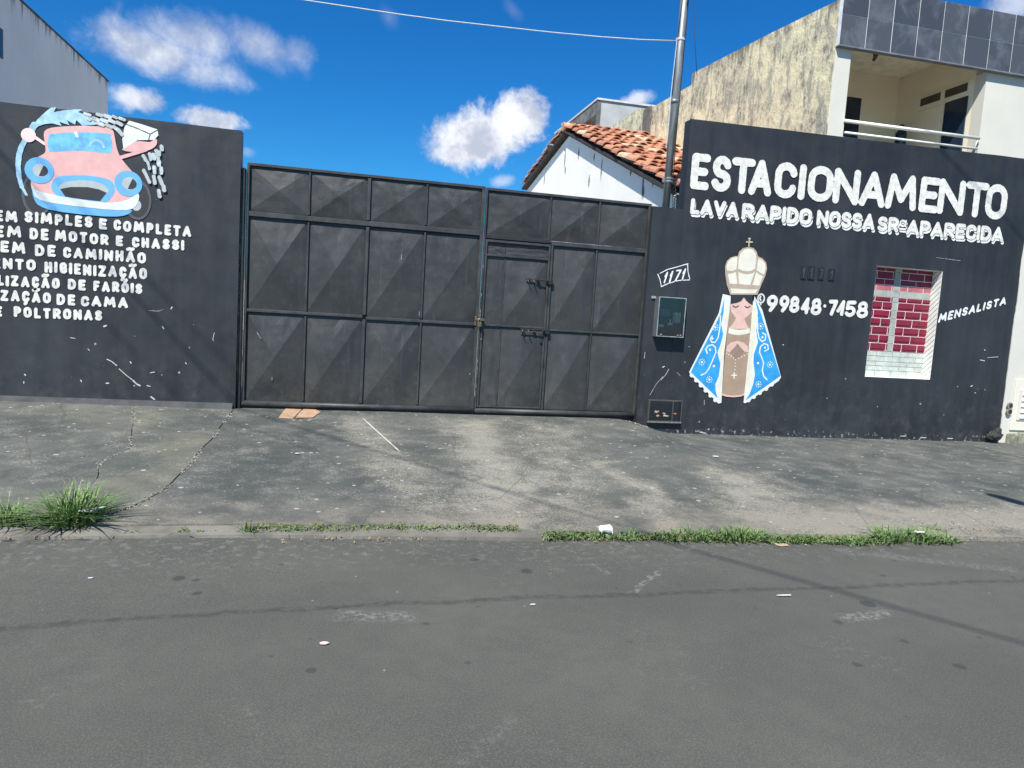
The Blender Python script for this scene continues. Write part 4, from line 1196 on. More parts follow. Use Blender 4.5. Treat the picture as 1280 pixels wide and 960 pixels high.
# ---- painted crowned figure ---------------------------------------
YF = -.0085
bm = B()
poly_sheet(bm, [(5.137, 1.894), (5.501, 1.876), (5.511, 1.640), (5.517, 1.360), (5.514, 0.938), (5.506, 0.632), (5.455, 0.598), (5.332, 0.579), (5.215, 0.590), (5.155, 0.610), (5.144, 1.062), (5.148, 1.481)], YF)
fig = kid(obj('painted_figure', bm, M_brown), wr)
fig['label'] = 'figure in a tall crown and blue cloak painted on the black wall'
def fp(name, pts, k, mat, n=1): return mural_piece(name, pts, YF - .0006 * k, mat, fig, n)
fp('robe_hem', [(5.154, 0.624), (5.213, 0.607), (5.330, 0.596), (5.454, 0.612), (5.510, 0.645), (5.508, 0.614), (5.441, 0.587), (5.333, 0.574), (5.216, 0.580), (5.154, 0.596)], 1, M_skin)
fp('face', [(5.155, 1.874), (5.243, 1.915), (5.352, 1.970), (5.473, 1.929), (5.510, 1.869), (5.503, 1.786), (5.393, 1.678), (5.419, 1.621), (5.485, 1.543), (5.159, 1.526), (5.221, 1.602), (5.261, 1.678), (5.181, 1.766)], 1, M_skin)
fp('hair', [(5.148, 2.002), (5.513, 2.015), (5.510, 1.865), (5.437, 1.897), (5.396, 1.925), (5.352, 1.972), (5.319, 1.920), (5.260, 1.891), (5.156, 1.865)], 2, M_jet)
fp('collar', [(5.170, 1.540), (5.236, 1.524), (5.329, 1.518), (5.421, 1.532), (5.484, 1.555), (5.498, 1.491), (5.428, 1.465), (5.337, 1.446), (5.244, 1.450), (5.162, 1.467)], 2, M_cream)
fp('hands', [(5.154, 1.214), (5.165, 1.287), (5.221, 1.340), (5.314, 1.367), (5.409, 1.349), (5.480, 1.297), (5.504, 1.216), (5.438, 1.222), (5.369, 1.280), (5.320, 1.334), (5.277, 1.270), (5.211, 1.200)], 2, M_skin)
fp('sleeve_fold', [(5.219, 1.203), (5.319, 1.331), (5.438, 1.219), (5.382, 1.157), (5.312, 1.115), (5.259, 1.152)], 1, M_brown2)
o = brush('eyelid', [[(5.199, 1.846), (5.220, 1.831), (5.251, 1.830), (5.280, 1.848)]], .007, YF - .0022, M_jet, fig, .003)
o = brush('eyelid', [[(5.380, 1.852), (5.402, 1.838), (5.429, 1.838), (5.459, 1.854)]], .007, YF - .0022, M_jet, fig, .003)
cl = fp('cloak_lining', [(5.028, 1.997), (4.993, 1.734), (4.624, 0.901), (4.662, 0.854), (5.110, 0.477), (5.155, 0.491), (5.130, 1.201), (5.151, 1.758), (5.157, 1.978)], 2, M_cloakwhite)
cr = fp('cloak_lining', [(5.502, 2.014), (5.656, 1.816), (6.052, 0.888), (6.016, 0.829), (5.528, 0.495), (5.499, 0.504), (5.503, 1.191), (5.498, 1.778), (5.484, 1.999)], 2, M_cloakwhite)
fp('cloak_edging', [(5.113, 1.838), (5.065, 1.670), (5.106, 1.451), (5.067, 1.296), (5.045, 1.169), (5.107, 1.005), (5.101, 0.850), (5.073, 0.723), (5.098, 0.569), (5.151, 0.497), (5.130, 1.201), (5.151, 1.758), (5.150, 1.923)], 3, M_cream)
fp('cloak_edging', [(5.499, 1.945), (5.563, 1.782), (5.574, 1.531), (5.613, 1.365), (5.568, 1.194), (5.571, 1.081), (5.614, 0.913), (5.586, 0.770), (5.538, 0.626), (5.505, 0.508), (5.503, 1.191), (5.498, 1.778)], 3, M_cream)
fp('cloak_panel', [(5.056, 1.944), (5.021, 1.722), (4.648, 0.902), (5.090, 0.552), (5.050, 0.652), (5.037, 0.750), (5.078, 0.863), (5.086, 1.032), (5.024, 1.196), (5.060, 1.295), (5.087, 1.450), (5.043, 1.586), (5.063, 1.752)], 4, M_cloak)
fp('cloak_panel', [(5.516, 1.988), (5.628, 1.786), (6.040, 0.902), (5.524, 0.535), (5.578, 0.628), (5.622, 0.772), (5.634, 0.914), (5.593, 1.082), (5.589, 1.195), (5.633, 1.366), (5.589, 1.532), (5.589, 1.784)], 4, M_cloak)
bm = B()
dots(bm, [(4.670, 0.861), (4.743, 0.794), (4.819, 0.727), (4.899, 0.658), (4.979, 0.590), (5.059, 0.528)], .033, YF - .0009, 14)
dots(bm, [(5.998, 0.855), (5.918, 0.780), (5.834, 0.715), (5.741, 0.653), (5.652, 0.593), (5.574, 0.542)], .033, YF - .0009, 14)
kid2(obj('scalloped_edge', bm, M_cream), fig)
brush('scroll_pattern', [[(5.023, 1.695), (5.029, 1.543), (5.016, 1.397), (4.977, 1.329), (4.922, 1.330), (4.897, 1.373), (4.923, 1.413)], [(4.871, 1.172), (4.844, 1.227), (4.873, 1.275), (4.938, 1.295), (4.987, 1.261), (5.000, 1.192), (4.962, 1.079), (4.916, 0.960), (4.870, 0.894), (4.804, 0.866)]], .0085, YF - .0030, M_cloakwhite, fig, .004)
brush('scroll_pattern', [[(5.589, 1.707), (5.603, 1.547), (5.645, 1.420), (5.697, 1.375), (5.747, 1.406), (5.743, 1.476), (5.693, 1.496)], [(5.752, 1.245), (5.809, 1.273), (5.789, 1.337), (5.731, 1.351), (5.679, 1.304), (5.672, 1.224), (5.714, 1.156), (5.754, 1.073), (5.743, 0.975), (5.774, 0.891), (5.833, 0.842)]], .0085, YF - .0030, M_cloakwhite, fig, .004)
fls = [(4.802, 1.047), (4.939, 0.809), (4.960, 1.537), (5.856, 1.058), (5.704, 0.772), (5.652, 1.589)]
bm = B()
for x, z in fls:
    dots(bm, [(x, z)], .016, YF - .0031, 10)
    dots(bm, [(x + .040 * math.cos(R(a)), z + .040 * math.sin(R(a))) for a in range(0, 360, 45)], .0085, YF - .0031, 8)
dots(bm, [(4.989, 1.000), (5.665, 1.071)], .018, YF - .0031, 12); dots(bm, [(4.930, 1.379), (4.908, 1.224), (5.696, 1.437), (5.751, 1.293)], .016, YF - .0035, 12)
kid2(obj('flower_pattern', bm, M_cloakwhite), fig)['kind'] = 'stuff'
bm = B()
dots(bm, [(5.170, 1.187), (5.201, 1.168), (5.240, 1.151), (5.277, 1.127), (5.310, 1.101), (5.364, 1.123), (5.402, 1.144), (5.443, 1.166), (5.485, 1.187)], .0095, YF - .0024, 10)
dots(bm, [(5.316, 1.056), (5.316, 1.011), (5.315, 0.963)], .0085, YF - .0024, 10)
kid2(obj('rosary', bm, M_cream), fig)['kind'] = 'stuff'
brush('rosary_cross', [[(5.310, 0.918), (5.315, 0.842)], [(5.277, 0.883), (5.351, 0.886)]], .0085, YF - .0025, M_cream, fig, .004)
crn = fp('crown', [(5.139, 1.996), (5.109, 2.057), (5.076, 2.124), (5.036, 2.271), (5.024, 2.372), (5.044, 2.448), (5.092, 2.498), (5.158, 2.522), (5.201, 2.528), (5.216, 2.591), (5.269, 2.640), (5.350, 2.663), (5.431, 2.653), (5.481, 2.610), (5.510, 2.547), (5.580, 2.525), (5.642, 2.472), (5.666, 2.392), (5.649, 2.287), (5.609, 2.181), (5.577, 2.089), (5.556, 2.021)], 5, M_tan)
for nm, pts in [('crown_segment', [(5.220, 2.496), (5.234, 2.569), (5.287, 2.619), (5.352, 2.641), (5.421, 2.630), (5.468, 2.587), (5.489, 2.507), (5.481, 2.377), (5.444, 2.350), (5.366, 2.330), (5.292, 2.333), (5.222, 2.355)]),
                ('crown_segment', [(5.058, 2.319), (5.044, 2.387), (5.069, 2.450), (5.123, 2.495), (5.191, 2.514), (5.201, 2.447), (5.200, 2.346), (5.141, 2.317)]),
                ('crown_segment', [(5.514, 2.522), (5.575, 2.502), (5.628, 2.454), (5.645, 2.386), (5.627, 2.305), (5.571, 2.323), (5.504, 2.362), (5.511, 2.443)]),
                ('crown_segment', [(5.075, 2.277), (5.144, 2.287), (5.193, 2.312), (5.234, 2.148), (5.116, 2.143)]),
                ('crown_segment', [(5.229, 2.315), (5.296, 2.295), (5.373, 2.290), (5.448, 2.309), (5.483, 2.333), (5.428, 2.148), (5.256, 2.147)]),
                ('crown_segment', [(5.505, 2.329), (5.558, 2.300), (5.615, 2.285), (5.583, 2.178), (5.567, 2.149), (5.462, 2.150)]),
                ('crown_band', [(5.134, 2.084), (5.318, 2.082), (5.551, 2.095), (5.526, 2.041), (5.324, 2.025), (5.153, 2.016)])]:
    fp(nm, pts, 6, M_cream)
brush('crown_cross', [[(5.353, 2.774), (5.356, 2.663)], [(5.312, 2.728), (5.401, 2.732)], [(5.341, 2.776), (5.365, 2.778)]], .0095, YF - .0030, M_cross, fig, .004)

for q, r_ in [([(4.219, 0.774), (4.283, 0.854), (4.323, 0.932)], .006), ([(4.072, 0.559), (4.153, 0.716), (4.238, 0.819)], .0045), ([(4.227, 0.950), (4.249, 0.962)], .014), ([(4.445, 0.893), (4.498, 0.840)], .004), ([(6.030, 1.347), (6.042, 1.347)], .012),
              ([(9.560, 1.326), (9.751, 1.347)], .007), ([(9.433, 1.284), (9.509, 1.275)], .012), ([(9.318, 0.874), (9.345, 0.887)], .014), ([(9.406, 0.778), (9.421, 0.779)], .012), ([(9.483, 1.445), (9.499, 1.434)], .012), ([(4.891, 0.520), (4.897, 0.452)], .006),
              ([(4.873, 0.067), (4.935, 0.057)], .016), ([(8.160, 0.081), (8.259, 0.083)], .010), ([(8.518, 0.064), (8.619, 0.066)], .012), ([(9.011, 0.061), (9.099, 0.063)], .012), ([(8.424, 2.753), (8.851, 2.739)], .0035), ([(3.952, 1.145), (3.948, 1.058)], .006)]:
    scratch(wr, q, r_, -.0075)

# ================================================================== METER BOXES
M_boxcase = simple('grey_plastic_case', (.11, .12, .13), .45, var=.15)
M_boxrim = simple('pale_scuffed_rim', (.24, .27, .28), .4, var=.3, scale=15)
M_inner = simple('dark_box_lining', (.030, .036, .065), .6)
def m_cover():
    m = bpy.data.materials.new('smoky_clear_cover'); m.use_nodes = True
    t = NT(m.node_tree); t.n.clear()
    out = t.node('ShaderNodeOutputMaterial')
    tr = t.node('ShaderNodeBsdfTransparent'); tr.inputs[0].default_value = (.90, .87, .92, 1)
    gl = t.node('ShaderNodeBsdfGlossy'); gl.inputs['Roughness'].default_value = .08; gl.inputs[0].default_value = (.9, .95, 1, 1)
    df = t.node('ShaderNodeBsdfDiffuse'); df.inputs[0].default_value = (.09, .10, .11, 1)
    fr = t.node('ShaderNodeFresnel'); fr.inputs['IOR'].default_value = 1.5
    m1 = t.node('ShaderNodeMixShader'); m2 = t.node('ShaderNodeMixShader')
    m1.inputs[0].default_value = .07
    t.l.new(tr.outputs[0], m1.inputs[1]); t.l.new(df.outputs[0], m1.inputs[2])
    t.l.new(fr.outputs[0], m2.inputs[0]); t.l.new(m1.outputs[0], m2.inputs[1]); t.l.new(gl.outputs[0], m2.inputs[2])
    t.l.new(m2.outputs[0], out.inputs[0])
    return m
M_cover = m_cover()
D_ = .125
ba = (4.040, 1.367); bb = (4.445, 1.899)
mx_ = (ba[0], bb[0] - .01); mz_ = (ba[1], bb[1])
mb = empty('electricity_meter_box', ((mx_[0] + mx_[1]) / 2, 0, mz_[0])); tag(mb, 'clear-fronted electricity meter box fixed on the black pillar below the small white 1171', 'meter box')
bm = B(); x0, x1 = mx_; z0, z1 = mz_; w_ = .016
box(bm, x0, x1, -.016, -.004, z0, z1)
box(bm, x0, x0 + w_, -D_, -.016, z0, z1); box(bm, x1 - w_, x1, -D_, -.016, z0, z1); box(bm, x0 + w_, x1 - w_, -D_, -.016, z1 - w_, z1); box(bm, x0 + w_, x1 - w_, -D_, -.016, z0, z0 + w_)
kid(obj('case', bm, M_boxcase), mb)
bm = B(); e = .012
for a, b_, c, d in ((x0, x0 + e, z0, z1), (x1 - e, x1, z0, z1), (x0 + e, x1 - e, z1 - e, z1), (x0 + e, x1 - e, z0, z0 + e)): box(bm, a, b_, -D_ - .012, -D_ - .001, c, d, .003)
cvr = kid(obj('cover_rim', bm, M_boxrim), mb)
bm = B(); box(bm, x0 + e, x1 - e, -D_ - .008, -D_ - .004, z0 + e, z1 - e); kid2(obj('clear_pane', bm, M_cover), cvr)
bm = B(); box(bm, x0 + w_, x1 - w_, -.022, -.017, z0 + w_, z1 - w_); kid(obj('back_plate', bm, M_inner), mb)
cx = x0 + (x1 - x0) * .76; cz = z0 + (z1 - z0) * .50
bm = B(); box(bm, cx - .055, cx + .055, -.095, -.03, cz - .075, cz + .075, .01); mt = kid(obj('meter', bm, simple('meter_body', (.62, .60, .48), .5, var=.3, scale=30)), mb)
bm = B()
for k in range(3): box(bm, cx - .04, cx + .04, -.100, -.0955, cz - .05 + .035 * k, cz - .03 + .035 * k)
kid2(obj('meter_dial', bm, simple('meter_dial_face', (.6, .58, .46), .5, var=.3, scale=40)), mt)
bm = B(); box(bm, x0 + .04, x0 + .11, -.10, -.09, z0 + .13, z0 + .165, .003); box(bm, x0 + .165, x0 + .24, -.10, -.09, z0 + .16, z0 + .19, .003); box(bm, x0 + .19, x0 + .21, -.10, -.09, z0 + .19, z0 + .24, .003)
kid(obj('white_terminal', bm, simple('white_plastic', (.8, .8, .78), .4)), mb)['kind'] = 'stuff'
bm = B(); box(bm, x0 + .05, x0 + .19, -.10, -.03, z0 + .27, z0 + .38, .008); kid(obj('breaker_block', bm, simple('blue_grey_plastic', (.10, .15, .20), .4)), mb)
bm = B(); tube(bm, [(x0 + .2, -.06, z1 - .02), (x0 + .21, -.07, z0 + .36), (x0 + .26, -.07, cz + .07)], .006, 6); tube(bm, [(x0 + .1, -.06, z0 + .02), (x0 + .08, -.07, z0 + .13)], .006, 6)
kid(obj('wiring', bm, M_iron), mb)['kind'] = 'stuff'
bm = B()
for px, pz_ in ((x0 + .06, z0 + .03), (x1 - .09, z0 + .03), (x1 - .05, z0 + .032)): box(bm, px - .012, px + .012, -D_ - .02, -D_ - .012, pz_ - .008, pz_ + .01, .002)
kid(obj('screw', bm, M_boxrim), mb)['kind'] = 'stuff'
bm = B(); box(bm, x0 - .06, x0, -.02, -.004, z1 - .03, z1 + .005, .002); kid(obj('bracket', bm, M_boxrim), mb)

ba = (4.053, 0.191); bb = (4.546, 0.504); x0, x1, z0, z1 = ba[0], bb[0], ba[1] + .015, bb[1]
wb = empty('water_meter_box', ((x0 + x1) / 2, 0, z0)); tag(wb, 'low wide meter box with a dirty clear window at the foot of the black pillar', 'meter box')
bm = B(); w_ = .014; dp = .05
box(bm, x0, x1, -.012, -.004, z0, z1); box(bm, x0, x0 + w_, -dp, -.012, z0, z1); box(bm, x1 - w_, x1, -dp, -.012, z0, z1); box(bm, x0 + w_, x1 - w_, -dp, -.012, z1 - w_, z1)
box(bm, x0 + w_, x1 - w_, -dp, -.012, z0, z0 + w_)
xmid = x0 + (x1 - x0) * .72; box(bm, xmid - .006, xmid + .006, -dp, -.012, z0 + w_, z1 - w_)
kid(obj('case', bm, simple('dark_plastic_case', (.07, .07, .065), .5, var=.2)), wb)
bm = B(); box(bm, x0 - .004, x1 + .004, -dp - .012, -.02, z0 - .018, z0 - .001, .003); kid(obj('bottom_lip', bm, simple('grimy_plastic', (.16, .155, .13), .6, var=.3, scale=20)), wb)
for a, b_ in ((x0 + w_, xmid - .006), (xmid + .006, x1 - w_)):
    bm = B(); box(bm, a, b_, -dp + .002, -dp + .006, z0 + w_, z1 - w_); kid(obj('clear_pane', bm, M_cover), wb)
M_fit = [simple('brass_fitting', (.36, .26, .13), .4, var=.3, scale=50), simple('red_plastic_cap', (.38, .15, .09), .5), simple('yellow_tag', (.42, .40, .22), .5), simple('pale_pipe', (.3, .34, .3), .5)]
rs = random.Random(21)
for i in range(9):
    cx = x0 + .05 + rs.random() * (x1 - x0 - .1); cz = z0 + .07 + rs.random() * .08
    bm = B(); tube(bm, [(cx - .02, -.036, cz), (cx + .02, -.036, cz + rs.uniform(-.01, .01))], rs.uniform(.013, .022), 7)
    kid(obj('pipe_fitting', bm, M_fit[i % 4]), wb)
bm = B(); tube(bm, [(x0 + .03, -.028, z0 + .07), (xmid - .02, -.028, z0 + .075)], .008, 6); kid(obj('pipe_fitting', bm, M_fit[3]), wb)

# ================================================================== SERVICE POLE ON THE PILLAR
def m_galv():
    m, t, b, co = new_mat('weathered_galvanised_steel')
    n = t.noise(t.scalev(co, (20, 20, 2)), 1.5, 5, .6)
    t.put(b.inputs['Base Color'], t.mix(t.ramp(n, .35, .65), (.20, .22, .22), (.34, .36, .36)))
    b.inputs['Metallic'].default_value = .55; b.inputs['Roughness'].default_value = .5
    return m
M_galv = m_galv()
M_cable = simple('black_cable', (.012, .012, .013), .6)
PX, PY = 4.20, .24
pole = empty('service_pole', (PX, PY, 3.05)); tag(pole, 'galvanised steel service pole rising from the black pillar beside the tiled roof', 'pole')
bm = B(); tube(bm, [(PX - .01, PY, 3.0), (PX + .01, PY, 5.0), (PX + .035, PY, 7.2)], .052, 16); kid(obj('tube', bm, M_galv, None, True), pole)
bm = B()
for z in (3.46, 3.50): tube(bm, [(PX, PY, z), (PX, PY, z + .018)], .062, 14)
box(bm, PX - .085, PX - .05, PY - .02, PY + .02, 3.455, 3.50, .003)
kid(obj('clamp', bm, M_galv), pole)
bm = B(); tube(bm, [(PX - .004, PY, 4.50), (PX - .004, PY, 4.55)], .057, 14); kid(obj('socket_joint', bm, M_galv, None, True), pole)
bm = B(); tube(bm, [(PX + .10, PY - .02, 3.08), (PX + .09, PY - .02, 3.25)] + [(PX + .15 + .06 * math.cos(R(a)), PY - .02, 3.25 + .06 * math.sin(R(a))) for a in range(150, -1, -30)] + [(PX + .21, PY - .02, 3.1)], .016, 8)
kid(obj('conduit_elbow', bm, M_galv, None, True), pole)
bm = B()
tube(bm, [(PX + .052, PY - .04, 7.0), (PX + .08, PY - .03, 6.2), (PX - .03, PY - .05, 5.85), (PX - .045, PY - .03, 5.4), (PX - .055, PY - .02, 4.6)], .0045, 6)
tube(bm, [(PX - .02, PY - .055, 7.0), (PX + .02, PY - .06, 6.15), (PX + .055, PY - .045, 5.95), (PX + .07, PY - .02, 5.6), (PX + .062, PY, 4.0), (PX + .07, PY, 3.5), (PX + .09, PY, 3.2)], .006, 6)
tube(bm, [(PX + .03, PY - .06, 7.1), (PX + .045, PY - .055, 6.0)], .012, 6)
tube(bm, [(PX - .035, PY - .045, 7.0), (PX + .05, PY - .06, 6.1), (PX + .04, PY - .06, 5.75)], .007, 6)
kid(obj('cable_loop', bm, M_cable, None, True), pole)
rs = random.Random(2)
bm = B()
for k in range(5):
    z = 3.2 + k * .06; tube(bm, [(PX + .06, PY - .05, z), (PX + .1 + rs.uniform(-.01, .03), PY - .06, z + .03), (PX + .09, PY - .04, z + .08)], .006, 6)
kid(obj('wire_tangle', bm, M_cable, None, True), pole)
# pale rope/wire strung to the left
def sag(a, b_, s, n=24):
    a = Vector(a); b_ = Vector(b_)
    return [a.lerp(b_, i / n) + Vector((0, 0, -4 * s * (i / n) * (1 - i / n))) for i in range(n + 1)]
def v3x(q): return (6.40, q[0], q[1])
def v3(q, y): return (q[0], y, q[1])
wire_pts = [(PX - .03, PY + .06, 5.33), v3((3.691, 5.306), .38), v3((3.167, 5.309), .50), v3((2.531, 5.317), .62), v3((2.003, 5.333), .72), v3((1.163, 5.353), .86), v3((0.539, 5.387), .98), v3((-0.081, 5.431), 1.1), v3((-0.697, 5.467), 1.2), v3((-2.016, 5.573), 1.45), v3((-3.521, 5.727), 1.75)]
M_ropew = simple('white_plastic_wire', (.50, .54, .58), .5, var=.15, scale=40)
tag(obj('overhead_wire', (lambda bm: (tube(bm, wire_pts, .0075, 6), bm)[1])(B()), M_ropew, None, True), 'pale twisted wire running from the steel pole up across the blue sky to the left', 'wire')
bm = B(); tube(bm, [(PX + .01, PY, 5.315), (PX + .01, PY, 5.345)], .06, 12); tube(bm, [(PX - .06, PY - .05, 5.33), (PX - .08, PY - .04, 4.6), (PX - .09, PY - .04, 3.9)], .006, 6)
kid(obj('wire_tie', bm, M_ropew), pole)
tag(obj('hanging_cable', (lambda bm: (tube(bm, [v3x((4.815, 8.854)), v3x((4.650, 7.958)), v3x((4.465, 7.140)), v3x((4.231, 6.407))], .006, 6), bm)[1])(B()), M_cable, None, True), 'thin dark cable dropping beside the steel pole to the mouldy wall top', 'cable')

# ================================================================== SMALL WHITE HOUSE WITH TILED ROOF
HX, HX2 = 4.6, 6.40
AP = (6.5, 5.60); NE = (.55, 3.40); FE = (10.3, 4.93)      # ridge, near eave, far eave as (y, z)
hs = empty('gabled_house', (HX, 3, .2)); tag(hs, 'small whitewashed house behind the gate, its gable end streaked and topped with orange clay tiles', 'house')
bm = B()
prof = [(NE[0] + .25, .1), (NE[0] + .25, NE[1] - .02), (AP[0], AP[1] - .12), (FE[0] - .2, FE[1] - .06), (FE[0] - .2, .1)]
F_ = [bm.verts.new((HX, y, z)) for y, z in prof]; G_ = [bm.verts.new((HX2, y, z)) for y, z in prof]
bm.faces.new(F_); bm.faces.new(G_[::-1])
for i in range(5):
    k = (i + 1) % 5; bm.faces.new((F_[i], G_[i], G_[k], F_[k]))
bmesh.ops.recalc_face_normals(bm, faces=bm.faces[:])
kid(obj('wall', bm, M_limewash), hs)
# roof timbers / dark verge
M_verge = simple('dark_roof_timber', (.045, .04, .036), .85, var=.4, scale=12)
bm = B()
def slopebox(bm, x0, x1, a, b_, t0, t1):
    d = Vector((0, b_[0] - a[0], b_[1] - a[1])).normalized(); n_ = Vector((0, -d.z, d.y))
    vs = []
    for x in (x0, x1):
        for p, t_ in ((a, t0), (b_, t0), (b_, t1), (a, t1)):
            vs.append(bm.verts.new(Vector((x, p[0], p[1])) + n_ * t_))
    for f_ in ((0, 1, 2, 3), (7, 6, 5, 4), (0, 4, 5, 1), (1, 5, 6, 2), (2, 6, 7, 3), (3, 7, 4, 0)): bm.faces.new([vs[k] for k in f_])
slopebox(bm, HX - .12, HX2, NE, AP, -.05, .0); slopebox(bm, HX - .12, HX2, FE, AP, .05, .0)
bmesh.ops.recalc_face_normals(bm, faces=bm.faces[:])
rf = kid(obj('roof', bm, M_verge), hs)
def m_clay():
    m, t, b, co = new_mat('weathered_clay_tile')
    info = t.node('ShaderNodeObjectInfo').outputs['Random']
    w = t.node('ShaderNodeNewGeometry').outputs['Position']
    c = t.mix(info, (.40, .15, .085), (.58, .29, .165))
    c = t.mix(t.math('GREATER_THAN', info, .82), c, (.60, .43, .28))
    c = t.mix(t.math('MULTIPLY', t.ramp(t.noise(w, 6, 6, .7), .52, .68), .75), c, (.14, .085, .065))
    c = t.mix(t.math('MULTIPLY', t.ramp(t.noise(w, 17, 4, .7), .58, .68), .6), c, (.50, .38, .29))
    t.put(b.inputs['Base Color'], c); b.inputs['Roughness'].default_value = .85
    bump(t, b, t.noise(w, 40, 4), .4, .01)
    return m
M_clay = m_clay()
def tile_mesh(cover):
    bm = B(); L_ = .53; n = 7; V = []
    for j in range(2):
        y = -L_ / 2 + L_ * j
        r = (.106 if j == 0 else .086) if cover else (.094 if j == 0 else .104)
        for lay in (0, .016):
            row = []
            for i in range(n + 1):
                a = R(180 - 180 * i / n)
                s_ = 1 if cover else -1
                row.append(bm.verts.new((math.cos(a) * (r - lay), y, s_ * (math.sin(a) * (r * .8) - lay * (math.sin(a) + .3)) )))
            V.append(row)
    # V: near outer, near inner, far outer, far inner
    for i in range(n):
        bm.faces.new((V[0][i], V[0][i + 1], V[2][i + 1], V[2][i])); bm.faces.new((V[1][i + 1], V[1][i], V[3][i], V[3][i + 1]))
        bm.faces.new((V[0][i + 1], V[0][i], V[1][i], V[1][i + 1]))
    for i in (0, n):
        bm.faces.new((V[0][i], V[1][i], V[3][i], V[2][i]))
    bmesh.ops.recalc_face_normals(bm, faces=bm.faces[:])
    me = bpy.data.meshes.new('roof_tile'); bm.to_mesh(me); bm.free(); me.materials.append(M_clay)
    for p in me.polygons: p.use_smooth = False
    return me
T_c, T_u = tile_mesh(True), tile_mesh(False)
rt = random.Random(11)
def lay_slope(a, b_, xs, step):
    a = Vector((0, *a)); b_ = Vector((0, *b_)); d = (b_ - a); L_ = d.length; d.normalize()
    n_ = Vector((0, -d.z, d.y));
    if n_.z < 0: n_ = -n_
    rows = int(L_ / step)
    flip = d.y < 0
    for r_ in range(rows + 1):
        s_ = r_ * step + .22
        if s_ > L_ + .12: break
        for ci, x in enumerate(xs):
            for cov in (False, True):
                me = T_c if cov else T_u
                xx = x + (.0 if cov else .11)
                if not cov and xx > HX2 - .08: continue
                o = bpy.data.objects.new('roof_tile', me); COL.objects.link(o)
                p = a + d * (s_ + rt.uniform(-.06, .05)) + n_ * (.085 + rt.uniform(-.012, .02))
                p.x = xx + rt.uniform(-.02, .02)
                ax = Vector((1, 0, 0)); yv = d; 
                tilt = .075
                yv = (d - n_ * tilt).normalized(); zv = ax.cross(yv) if not flip else ax.cross(yv)
                if zv.z < 0: ax = -ax; zv = ax.cross(yv)
                m = Matrix((ax, yv, zv)).transposed().to_4x4() @ Matrix.Rotation(rt.uniform(-.09, .09), 4, 'Z') @ Matrix.Rotation(rt.uniform(-.05, .05), 4, 'Y')
                m.translation = p
                o.matrix_world = m
                o.parent = rf; o.matrix_parent_inverse = Matrix.Identity(4)
                o.matrix_world = m
xs_t = [HX - .05 + .215 * i for i in range(9)]
# children of rf, whose own world matrix is identity
lay_slope(NE, AP, xs_t, .44)
lay_slope(FE, AP, xs_t[:3], .44)
bm = B()       # mortar and ridge
tube(bm, [(HX - .16, AP[0], AP[1] + .06), (HX2, AP[0], AP[1] + .07)], .10, 8); kid2(obj('ridge_cap', bm, M_clay), rf)
# dark run-off streaks on the gable
M_stain = simple('dark_runoff_stain', (.20, .20, .18), .9, var=.4, scale=20)
rs = random.Random(31); bm = B()
for (px, py, ln) in ((748, 0, 0),): pass
for y, top, ln in [((4.188, 4.566)[0], (4.188, 4.566)[1], .45), ((4.890, 4.388)[0], (4.890, 4.388)[1], .30), ((2.094, 3.943)[0], (2.094, 3.943)[1], .45), ((2.050, 3.721)[0], (2.050, 3.721)[1], .22),
                   ((1.690, 3.801)[0], (1.690, 3.801)[1], .16), ((6.706, 5.215)[0], (6.706, 5.215)[1], .45), ((6.622, 4.852)[0], (6.622, 4.852)[1], .2), ((8.389, 4.995)[0], (8.389, 4.995)[1], .3),
                   ((2.669, 4.107)[0], (2.669, 4.107)[1], .14), ((5.709, 5.081)[0], (5.709, 5.081)[1], .3), ((4.683, 4.751)[0], (4.683, 4.751)[1], .15)]:
    n = 7; V = []
    for k in range(n + 1):
        w_ = .035 * math.sin(math.pi * min(1, (k + .6) / n)) * (1 + .7 * mnoise.noise(Vector((k, y * 3, 0))))
        V.append([bm.verts.new((HX - .004, y - w_, top - ln * k / n)), bm.verts.new((HX - .004, y + w_, top - ln * k / n))])
    for a, b_ in zip(V, V[1:]): bm.faces.new((a[0], a[1], b_[1], b_[0]))
kid(obj('runoff_stain', bm, M_stain), hs)['kind'] = 'stuff'

# ================================================================== NEIGHBOUR HOUSE ON THE RIGHT (two storeys)
nh = empty('two_storey_house', (10.5, 1, 0)); tag(nh, 'white two-storey house at the right with a balcony, dark tiled parapet and mouldy side wall', 'house')
SX = 6.42; UY = .03
# long side wall, mouldy
bm = B()
tp = [(0.044, 6.107), (1.766, 6.251), (4.475, 6.438), (4.452, 6.219), (5.336, 6.243), (6.487, 6.275), (7.159, 6.445), (9.176, 6.470)]
tp[0] = (.035, tp[0][1])
pts = tp + [(9.85, tp[-1][1] - .05), (9.85, 0), (.035, 0)]
A1_ = [bm.verts.new((SX, y, z)) for y, z in pts]; A2_ = [bm.verts.new((SX + .16, y, z)) for y, z in pts]
P3 = [Vector((0, y, z)) for y, z in pts]
for tri in tessellate_polygon([P3]):
    bm.faces.new([A1_[k] for k in tri]); bm.faces.new([A2_[k] for k in tri][::-1])
for i in range(len(pts)):
    k = (i + 1) % len(pts); bm.faces.new((A1_[i], A1_[k], A2_[k], A2_[i]))
bmesh.ops.recalc_face_normals(bm, faces=bm.faces[:])
sw_ = kid(obj('side_wall', bm, M_weather), nh)
bm = B(); q = (6.717, 6.087)
box(bm, SX - .05, SX - .001, (6.437, 6.020)[0] - .1, (6.717, 6.087)[0], 4.3, 6.3)
kid2(obj('downpipe_chase', bm, simple('dark_grey_moss', (.14, .14, .12), .9, var=.3, scale=8, bumpv=.4)), sw_)
